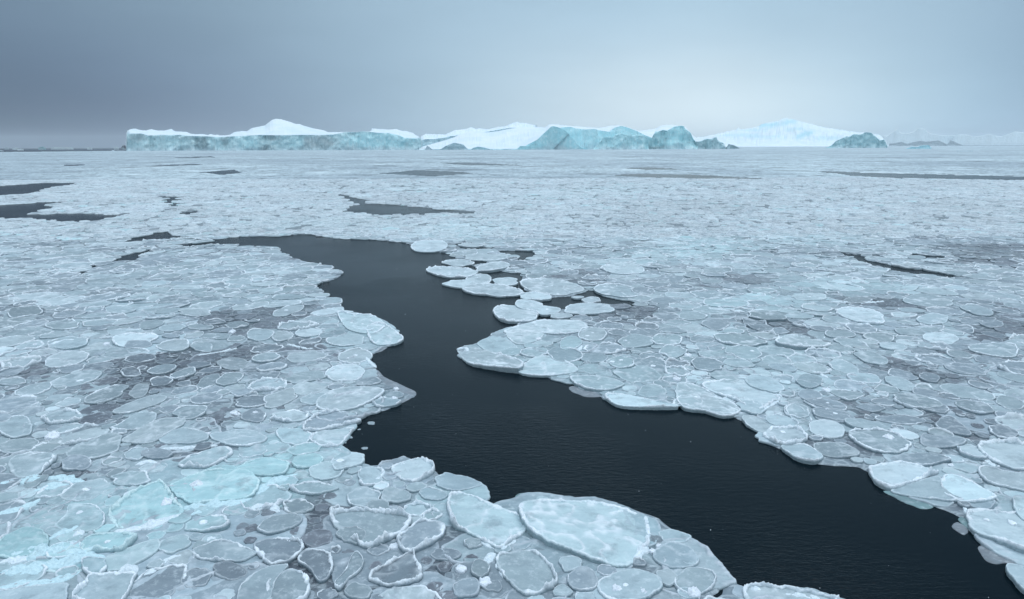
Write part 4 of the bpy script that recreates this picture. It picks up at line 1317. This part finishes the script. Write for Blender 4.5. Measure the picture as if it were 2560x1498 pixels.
def snowfall():
    n = 420
    y = 3 + 22 * RNG.random(n) ** 0.8; x = (RNG.random(n) * 2 - 1) * y * 0.85; z = 0.2 + 7 * RNG.random(n)
    r = 0.0028 + 0.0032 * RNG.random(n) ** 2
    b = np.array([(1, 0, 0), (-1, 0, 0), (0, 1, 0), (0, -1, 0), (0, 0, 1), (0, 0, -1)], float)
    tri = np.array([(0, 2, 4), (2, 1, 4), (1, 3, 4), (3, 0, 4), (2, 0, 5), (1, 2, 5), (3, 1, 5), (0, 3, 5)])
    V = np.stack([x, y, z], -1)[:, None] + b[None] * r[:, None, None]
    F = tri[None] + 6 * np.arange(n)[:, None, None]
    o = mesh_obj('snowfall', V.reshape(-1, 3), F.reshape(-1, 3), M_SNOW, col=np.array([0.8, 0.85, 0.9]))
    tag(o, 'sparse fine snowflakes drifting down over the lead', kind='stuff')


# ------------------------------------------------------------------ icebergs
def mat_cliff():
    mt, nt, b = mat_new('berg_cliff_ice')
    c = tint_node(nt)
    n1 = noise(nt, 0.05, 7, 0.68, st=(1, 1, 0.8))
    n2 = noise(nt, 0.13, 6, 0.7, st=(1, 1, 0.85))
    c = mixc(nt, smooth(nt, n1, 0.40, 0.66), mixc(nt, 1.0, c, (0.84, 0.91, 0.93), 'MULTIPLY'), c)
    n3 = noise(nt, 0.22, 5, 0.6, st=(1, 1, 0.12))
    c = mixc(nt, fmath(nt, 'MULTIPLY', smooth(nt, n3, 0.60, 0.70), 0.40), c, (0.22, 0.36, 0.40))
    c = mixc(nt, fmath(nt, 'MULTIPLY', smooth(nt, n2, 0.50, 0.62), 0.5), c, (0.66, 0.84, 0.88))
    c = mixc(nt, fmath(nt, 'MULTIPLY', smooth(nt, n2, 0.38, 0.30), 0.45), c, (0.14, 0.25, 0.28))
    nt.links.new(c, b.inputs['Base Color'])
    b.inputs['Roughness'].default_value = 0.5
    bump(nt, b, [(n1, 0.8, 6.0), (n2, 0.7, 2.0)])
    return mt


def mat_snow():
    mt, nt, b = mat_new('berg_snow')
    c = tint_node(nt)
    n1 = noise(nt, 0.02, 6, 0.6)
    c = mixc(nt, smooth(nt, n1, 0.35, 0.65), mixc(nt, 1.0, c, (0.88, 0.94, 0.97), 'MULTIPLY'), c)
    nt.links.new(c, b.inputs['Base Color'])
    b.inputs['Roughness'].default_value = 0.8
    bump(nt, b, [(n1, 0.5, 5.0), (noise(nt, 0.15, 5), 0.4, 1.0)])
    return mt


M_CLIFF, M_SNOW = mat_cliff(), mat_snow()
BV = {1: (300, 280, 6.3), 2: (690, 280, 6.3), 3: (1040, 280, 6.3), 4: (1400, 280, 5.6), 5: (1750, 270, 5.6), 6: (2110, 280, 5.6), 7: (0, 340, 7.636)}


def bp(v, pts):
    ox, oy, k = BV[v]
    return [(ox + x / k, oy + y / k) for x, y in pts]


TEAL = (0.52, 0.73, 0.77); CYANC = (0.55, 0.86, 0.91); GREYC = (0.40, 0.50, 0.53); WHITE = (0.64, 0.73, 0.78); DUSK = (0.50, 0.60, 0.68); BLUE_SNOW = (0.40, 0.66, 0.74)


def berg(label, D, wd, crest, cliff=None, tint=TEAL, snow=WHITE, jag=0.0, amp=5.0, step=1.3, spots=(), bow=0.0, foot=0.25, crag=0.0, group=None):
    """A berg standing at y = D: a cliff towards the camera, snow behind it up to the crest, and a back slope."""
    crest = np.array(crest); cliff = crest + [0, 0.4] if cliff is None else np.array(cliff)
    x0, x1 = crest[0, 0], crest[-1, 0]
    n = max(12, int((x1 - x0) / step))
    px = np.linspace(x0, x1, n)
    yc = np.interp(px, crest[:, 0], crest[:, 1])
    yl = np.interp(px, cliff[:, 0], cliff[:, 1])
    yc = yc + jag * fbm2(px * 0.35, px * 0 + D, 4, 3, 0.7)
    yl = np.maximum(yl + 0.5 * jag * fbm2(px * 0.3, px * 0 + D + 9, 4, 13, 0.7), yc + 0.05)
    u = np.linspace(-1, 1, n)
    Yf = D + bow * u * u + amp * 1.6 * fbm2(px * 0.05, px * 0 + D, 3, 21) + 0.3 * amp * fbm2(px * 0.3, px * 0 + D, 3, 23)
    taper = np.clip(np.minimum(np.arange(n), np.arange(n)[::-1]) / (n * 0.04 + 1), 0.05, 1)
    wdc = wd * taper
    lean = 0.10 * amp
    top = at_y(px, yl, Yf + lean); zt = np.maximum(top[:, 2], 0.4)
    crs = at_y(px, yc, Yf + wdc); zc = np.maximum(crs[:, 2], zt * 0.9)
    rows = []; ncl = 16; nsn = 10
    s_ = (px - W0 / 2) / FPX / math.cos(PITCH)
    for k in range(ncl + 1):
        t = k / ncl
        z = -1 + t * (zt + 1)
        Xa = s_ * Yf
        dy = amp * (1.3 * fbm3(Xa / 20, z / 14, Xa * 0 + D, 4, 0.6)) - foot * amp * 2 * (1 - t) ** 3 + lean * t
        fade = 1 if k < ncl else 0.0
        rows.append((Yf + (dy if k < ncl else lean), z))
    for k in range(1, nsn + 1):
        t = k / nsn
        Y = Yf + lean + t * (wdc - lean)
        ms = max(3, int(14 / step)) | 1
        sm = lambda q: np.convolve(np.pad(q, ms // 2, 'edge'), np.ones(ms) / ms, 'valid')
        ztm = zt + (sm(zt) - zt) * min(1, t * 5); zcm = sm(zc) + (zc - sm(zc)) * max(0, t * 4 - 3)
        z = ztm + (zcm - ztm) * (t ** 1.15)
        z = z + crag * np.sin(t * math.pi) * np.abs(fbm2(s_ * D / 9, Y / 9, 4, 33, 0.65))
        rows.append((Y, z))
    for k in range(1, 5):
        t = k / 4
        rows.append((Yf + wdc * (1 + t), zc + (-1 - zc) * t ** 1.4))
    Y = np.array([r[0] for r in rows]); Z = np.array([np.broadcast_to(r[1], (n,)) for r in rows])
    X = s_[None] * Y
    # true x on each pixel's ray (the camera is rolled a little)
    r0 = ray(px, yl)
    X = (r0[:, 0] / r0[:, 1])[None] * Y
    # camera sees pixel column; depth changes keep the silhouette
    V = np.stack([X, Y, Z], -1)
    nr = len(rows)
    Cc = np.ones((nr, n, 3)) * np.array(tint)
    v = fbm2(px * 0.08, px * 0 + D, 3, 5)
    Cc = Cc * (1 + 0.14 * v)[None, :, None]
    hh = np.clip((Z + 1) / (zt + 1), 0, 1)
    ftw = (1 - sstep(0.05, 0.38, hh + 0.25 * fbm2(X / 14, Z / 14, 3, 9)))
    Cc = mix(Cc, np.array([0.60, 0.72, 0.77]), 0.6 * ftw)
    for (sx, sy, rx, ry, col, amt) in spots:
        PX, PY, _ = project(V.reshape(-1, 3)); PX = PX.reshape(nr, n); PY = PY.reshape(nr, n)
        q = np.hypot((PX - sx) / rx, (PY - sy) / ry) + 0.35 * fbm2(PX * 0.12, PY * 0.12, 3, 15)
        Cc = mix(Cc, np.array(col), amt * (1 - sstep(0.5, 1.1, q)))
    Cs = np.ones((nr, n, 3)) * np.array(snow)
    for (sx, sy, rx, ry, col, amt) in spots:
        if amt >= 1.5: pass
    Fg = grid_faces(nr, n)
    cut = ncl * (n - 1)
    root = empty('iceberg', (float(X[0].mean()), float(D), 0))
    tag(root, label, 'iceberg', group)
    off_ = np.array(root.location)
    V2 = (V - off_).reshape(-1, 3)
    v_, c_, F = sub(V2, Cc.reshape(-1, 3), [Fg[:cut]])
    mesh_obj('cliff', v_, F, M_CLIFF, root, col=c_)
    for (sx, sy, rx, ry, col, amt) in spots:
        if col is BLUE_SNOW:
            PX, PY, _ = project(V.reshape(-1, 3)); PX = PX.reshape(nr, n); PY = PY.reshape(nr, n)
            q = np.hypot((PX - sx - 1.6 * (sy - PY)) / rx, (PY - sy) / ry) + 0.4 * fbm2(PX * 0.1, PY * 0.15, 3, 15)
            Cs = mix(Cs, np.array(col), amt * (1 - sstep(0.4, 1.1, q)))
    use = Cs
    if tuple(snow) == tuple(tint): use = Cc
    v_, c_, F = sub(V2, use.reshape(-1, 3), [Fg[cut:]])
    mesh_obj('snow_cap', v_, F, M_SNOW if tuple(snow) != tuple(tint) else M_CLIFF, root, col=c_)
    return root


DARKC = (0.14, 0.23, 0.26)
berg('long flat-topped iceberg with blue-grey cliff wall and a rounded snow peak', 1760, 230,
     bp(1, [(98, 600), (104, 330), (115, 295), (180, 270), (250, 262), (330, 285), (420, 292), (500, 270), (600, 292), (700, 293), (820, 268), (870, 305),
            (1060, 315), (1120, 345), (1200, 350), (1290, 348), (1380, 362), (1430, 348), (1500, 365), (1540, 355), (1570, 370), (1650, 370), (1740, 358),
            (1800, 318), (1930, 300), (2000, 305), (2080, 255), (2300, 210), (2400, 130)])
     + bp(2, [(20, 108), (100, 115), (200, 145), (310, 185), (380, 190), (450, 218), (600, 260), (760, 290), (820, 320), (1100, 316), (1300, 315), (1350, 303),
              (1500, 310), (1510, 258), (1640, 270), (1780, 278), (1900, 268), (1990, 300), (2050, 298), (2160, 330), (2200, 365), (2280, 395), (2290, 590)]),
     bp(1, [(98, 600), (108, 340), (340, 340), (450, 372), (620, 360), (960, 362), (1100, 378), (1400, 385), (1530, 398), (1700, 388), (2200, 362), (2450, 368)])
     + bp(2, [(0, 368), (400, 362), (900, 358), (1090, 318), (1290, 318), (1350, 305), (1500, 315), (1600, 330), (1750, 330), (1950, 370), (2020, 405), (2200, 415),
              (2285, 410), (2290, 590)]),
     tint=TEAL, jag=0.7, amp=7, spots=[(500, 360, 26, 14, DARKC, .75), (372, 365, 14, 8, DARKC, .5), (562, 350, 14, 20, DARKC, .55), (678, 345, 22, 10, DARKC, .7), (672, 368, 24, 7, DARKC, .5),
                                       (480, 345, 60, 6, DARKC, .4), (800, 355, 55, 22, GREYC, .9), (345, 345, 25, 14, GREYC, .6), (950, 350, 110, 22, CYANC, .9), (620, 355, 30, 20, CYANC, .45),
                                       (740, 355, 22, 20, CYANC, .5)])
berg('jagged broken white iceberg rising behind the smooth snow dome', 2350, 120,
     bp(3, [(60, 560), (80, 380), (160, 345), (280, 350), (470, 355), (560, 310), (620, 285), (700, 280), (800, 265), (870, 240), (940, 265), (1020, 262),
            (1130, 270), (1210, 265), (1280, 240), (1400, 230), (1480, 190), (1600, 155), (1640, 175), (1720, 175), (1800, 200), (1910, 205), (1925, 560)]),
     bp(3, [(60, 570), (80, 430), (280, 430), (560, 380), (1000, 330), (1480, 250), (1910, 245), (1925, 570)]),
     tint=(0.50, 0.68, 0.74), snow=(0.68, 0.77, 0.83), jag=2.0, amp=9, crag=9)
berg('broad smooth white snow dome iceberg in the centre', 1740, 260,
     bp(3, [(50, 592), (60, 560), (200, 520), (400, 465), (600, 400), (680, 360), (860, 305), (1000, 300), (1100, 325), (1280, 305), (1500, 260), (1700, 240),
            (1900, 240), (2030, 245), (2100, 195), (2250, 200)])
     + bp(4, [(0, 185), (200, 200), (380, 215), (560, 225), (720, 192), (820, 188), (900, 205), (1000, 235), (1100, 265), (1200, 255), (1330, 235), (1400, 195),
              (1480, 178), (1600, 185), (1750, 215), (1860, 330), (2000, 440), (2200, 515)]),
     bp(3, [(50, 594), (400, 585), (1600, 580), (1700, 545)]) + bp(4, [(-30, 240), (20, 215), (150, 210), (220, 230), (360, 245), (480, 238), (560, 258), (690, 278), (760, 222), (850, 197), (930, 207),
                                                                        (1000, 237), (1080, 268), (1200, 330), (1400, 400), (1900, 470), (2200, 520)]),
     tint=(0.62, 0.88, 0.93), snow=(0.66, 0.74, 0.79), jag=0.3, amp=3, crag=4)
berg('smooth blue triangular ice face crossed by a dark slanting crack', 1690, 40,
     bp(3, [(1580, 600), (1640, 535), (1770, 540), (1850, 490), (2000, 350), (2130, 230), (2170, 222), (2240, 240), (2340, 280), (2410, 350), (2500, 450)])
     + bp(4, [(220, 430), (290, 490), (340, 500), (420, 528)]), tint=(0.42, 0.74, 0.80), snow=(0.42, 0.74, 0.80), jag=0.2, amp=1.5)
berg('jagged light blue ice cliff beside the triangular face', 1660, 45,
     bp(4, [(470, 530), (520, 460), (580, 400), (590, 355), (760, 352), (775, 320), (850, 292), (890, 310), (940, 325), (1020, 328), (1060, 318), (1160, 320),
            (1200, 345), (1240, 385), (1245, 530)]), tint=(0.50, 0.80, 0.85), snow=(0.50, 0.80, 0.85), jag=1.0, amp=7)
berg('tallest craggy blue ice cliff with a square notched summit', 1670, 60,
     bp(4, [(1265, 530), (1290, 350), (1340, 270), (1370, 275), (1440, 250), (1500, 262), (1540, 240), (1600, 205), (1700, 192), (1740, 200), (1750, 235),
            (1830, 290), (1860, 370), (1900, 415), (1930, 530)]), tint=(0.50, 0.82, 0.87), snow=(0.50, 0.82, 0.87), jag=1.0, amp=9,
     spots=[(1640, 370, 20, 4, DARKC, .8)])
berg('low dark-footed blue ice block with a small horn on top', 1675, 35,
     bp(4, [(1890, 530), (1900, 415), (1960, 415), (2050, 375), (2130, 380), (2170, 350), (2200, 360), (2205, 410), (2280, 430), (2310, 470), (2315, 530)]),
     tint=(0.32, 0.52, 0.57), snow=(0.32, 0.52, 0.57), jag=1.0, amp=6)
berg('low tail of dark rubble ice at the foot of the snow slope', 1690, 20,
     bp(4, [(2312, 525), (2360, 450), (2440, 465), (2500, 495), (2510, 520)]), tint=(0.28, 0.40, 0.44), snow=(0.28, 0.40, 0.44), jag=0.8, amp=4)
berg('grey-blue hump of ice at the foot of the snow dome, pointed', 1690, 30,
     bp(3, [(370, 600), (460, 540), (600, 482), (700, 500), (750, 515), (790, 560), (825, 600)]), tint=(0.33, 0.48, 0.54), snow=(0.33, 0.48, 0.54), jag=0.5, amp=3)
berg('small rounded turquoise hump at the foot of the snow dome', 1690, 25,
     bp(3, [(850, 602), (900, 565), (970, 545), (1080, 560), (1210, 602)]), tint=(0.32, 0.54, 0.60), snow=(0.32, 0.54, 0.60), jag=0.3, amp=2)
berg('tiny grey ice wedge where flat berg and dome meet', 1680, 15,
     bp(3, [(140, 598), (175, 532), (200, 545), (270, 598)]), tint=(0.40, 0.50, 0.56), snow=(0.40, 0.50, 0.56), jag=0.4, amp=2, step=0.8)
berg('great hazy white snow mountain of ice with blue streaks', 5000, 700,
     bp(5, [(-500, 560), (-400, 500), (-200, 440), (0, 410), (100, 395), (380, 328), (480, 310), (520, 268), (545, 300), (700, 285), (800, 260), (850, 225), (960, 200), (1060, 185),
            (1160, 135), (1220, 150), (1300, 170), (1400, 195), (1530, 225), (1700, 270), (1900, 300), (2010, 318), (2200, 340), (2350, 350), (2500, 380), (2600, 470), (2640, 560)]),
     bp(5, [(-500, 562), (0, 552), (2600, 552), (2640, 562)]), tint=(0.66, 0.78, 0.83), snow=(0.70, 0.79, 0.84), jag=2.4, amp=9, crag=30,
     spots=[(1922, 312, 34, 7, BLUE_SNOW, .95), (2012, 336, 20, 12, BLUE_SNOW, .95), (1968, 306, 26, 9, BLUE_SNOW, .8), (1850, 338, 70, 5, BLUE_SNOW, .5), (1935, 343, 70, 4, BLUE_SNOW, .5), (2070, 345, 40, 6, BLUE_SNOW, .5), (1990, 322, 30, 5, BLUE_SNOW, .6), (1880, 325, 40, 4, BLUE_SNOW, .5)])
berg('round-shouldered teal iceberg in front of the white ice mountain', 2060, 60,
     bp(5, [(1755, 560), (1850, 520), (1900, 465), (2000, 420), (2060, 395), (2100, 405), (2150, 365), (2250, 375), (2320, 338), (2380, 345)])
     + bp(6, [(380, 290), (440, 340), (500, 400), (560, 385), (590, 420), (605, 505)]), tint=(0.36, 0.60, 0.65), snow=(0.36, 0.60, 0.65), jag=0.8, amp=7)
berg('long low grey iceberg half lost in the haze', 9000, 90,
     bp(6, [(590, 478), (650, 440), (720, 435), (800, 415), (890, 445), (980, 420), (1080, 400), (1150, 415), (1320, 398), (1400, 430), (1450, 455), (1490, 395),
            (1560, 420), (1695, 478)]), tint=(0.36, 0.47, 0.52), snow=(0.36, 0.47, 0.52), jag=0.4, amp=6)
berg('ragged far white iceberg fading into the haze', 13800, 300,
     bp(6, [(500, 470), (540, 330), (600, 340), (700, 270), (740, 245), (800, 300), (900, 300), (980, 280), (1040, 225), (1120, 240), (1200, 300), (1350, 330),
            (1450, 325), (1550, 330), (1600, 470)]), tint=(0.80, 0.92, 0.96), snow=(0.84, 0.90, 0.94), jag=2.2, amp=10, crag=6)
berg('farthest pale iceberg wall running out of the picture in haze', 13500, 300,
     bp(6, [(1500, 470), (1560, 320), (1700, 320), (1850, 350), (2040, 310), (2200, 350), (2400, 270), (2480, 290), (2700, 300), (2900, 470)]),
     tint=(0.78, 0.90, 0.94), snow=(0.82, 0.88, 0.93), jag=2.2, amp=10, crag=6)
berg('small bright turquoise growler on the ice below the grey berg', 1480, 8,
     bp(6, [(870, 515), (950, 485), (1020, 492), (1100, 470), (1190, 465), (1225, 512)]), tint=(0.42, 0.72, 0.80), snow=(0.42, 0.72, 0.80), jag=0.6, amp=2, step=0.8)
berg('faint pale hummock of ice far out on the pack, lower than the growler', 900, 6,
     bp(6, [(1570, 605), (1620, 575), (1700, 585), (1790, 585), (1800, 605)]), tint=(0.52, 0.72, 0.80), snow=(0.52, 0.72, 0.80), jag=0.4, amp=1, step=0.8)
small = [('distant turquoise ice lump on the open sea horizon', 3000, [(730, 240), (770, 205), (830, 202), (875, 240)], (0.36, 0.60, 0.66)),
         ('long thin white strip of drift ice on the sea horizon', 3300, [(970, 232), (1000, 218), (1200, 214), (1380, 218), (1400, 232)], WHITE),
         ('white slanting ice fragment on the sea beside the tiny speck', 3000, [(235, 242), (280, 228), (345, 214), (352, 240)], WHITE),
         ('flat white ice fragment floating just below the slanting one', 2200, [(330, 262), (390, 246), (450, 260)], WHITE),
         ('white ice lump at the picture edge above the pack', 1700, [(-60, 300), (-20, 262), (10, 266), (75, 298)], WHITE),
         ('small white ice lump on the sea, midway to the flat berg', 3000, [(1665, 234), (1700, 213), (1760, 232)], WHITE),
         ('small white ice lump on the sea close to the dark berg', 3000, [(2170, 228), (2210, 204), (2265, 226)], WHITE),
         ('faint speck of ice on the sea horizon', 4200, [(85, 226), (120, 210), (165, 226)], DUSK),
         ('dark little iceberg just off the end of the flat berg', 2600, [(2318, 232), (2335, 185), (2370, 178), (2400, 186), (2412, 232)], (0.07, 0.08, 0.11)),
         ('low white floe lying against the dark water by the flat berg', 1560, [(2110, 292), (2150, 272), (2200, 285), (2215, 296)], WHITE)]
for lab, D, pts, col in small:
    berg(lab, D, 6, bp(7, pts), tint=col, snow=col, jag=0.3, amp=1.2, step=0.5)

snowfall()
# dark slanting crack in the triangular face: a groove of its own depth
pa = bp(3, [(2405, 352), (2370, 385), (2290, 460), (2235, 520), (2170, 578)])
pp = np.array([at_y(x, y, 1686.5) for x, y in pa])
V = []; 
for p in pp:
    for dx, dz, dy in ((-1.0, -0.6, 0), (0, 0, -1.2), (1.0, 0.6, 0), (0, 0, 4)):
        V.append(p + [dx, dy, dz])
n = len(pp)
o = mesh_obj('crack', np.array(V), grid_faces(n, 4, True), M_CLIFF, col=np.array([0.06, 0.16, 0.20]))
tri_root = [q for q in C.objects if q.get('label', '').startswith('smooth blue triangular')][0]
o.parent = tri_root
o.matrix_parent_inverse = Matrix.Translation(-tri_root.location)

# ------------------------------------------------------------------ haze
def haze():
    x, y0, y1, z0, z1 = 15100, -15100, 15100, -1.5, 245
    V = np.array([(a, b, c) for a in (-x, x) for b in (y0, y1) for c in (z0, z1)], float)
    F = np.array([[0, 1, 3, 2], [4, 6, 7, 5], [0, 4, 5, 1], [2, 3, 7, 6], [0, 2, 6, 4], [1, 5, 7, 3]])
    mt = bpy.data.materials.new('haze'); mt.use_nodes = True
    nt = mt.node_tree; nt.nodes.clear()
    o_ = nt.nodes.new('ShaderNodeOutputMaterial'); v = nt.nodes.new('ShaderNodeVolumePrincipled')
    v.inputs['Density'].default_value = 5.2e-5
    v.inputs['Color'].default_value = (0.80, 0.91, 1.0, 1)
    nt.links.new(v.outputs[0], o_.inputs['Volume'])
    o = mesh_obj('haze', V, F, mt, smooth_f=False)
    tag(o, 'thin snow haze over the ice and sea', kind='stuff')


haze()
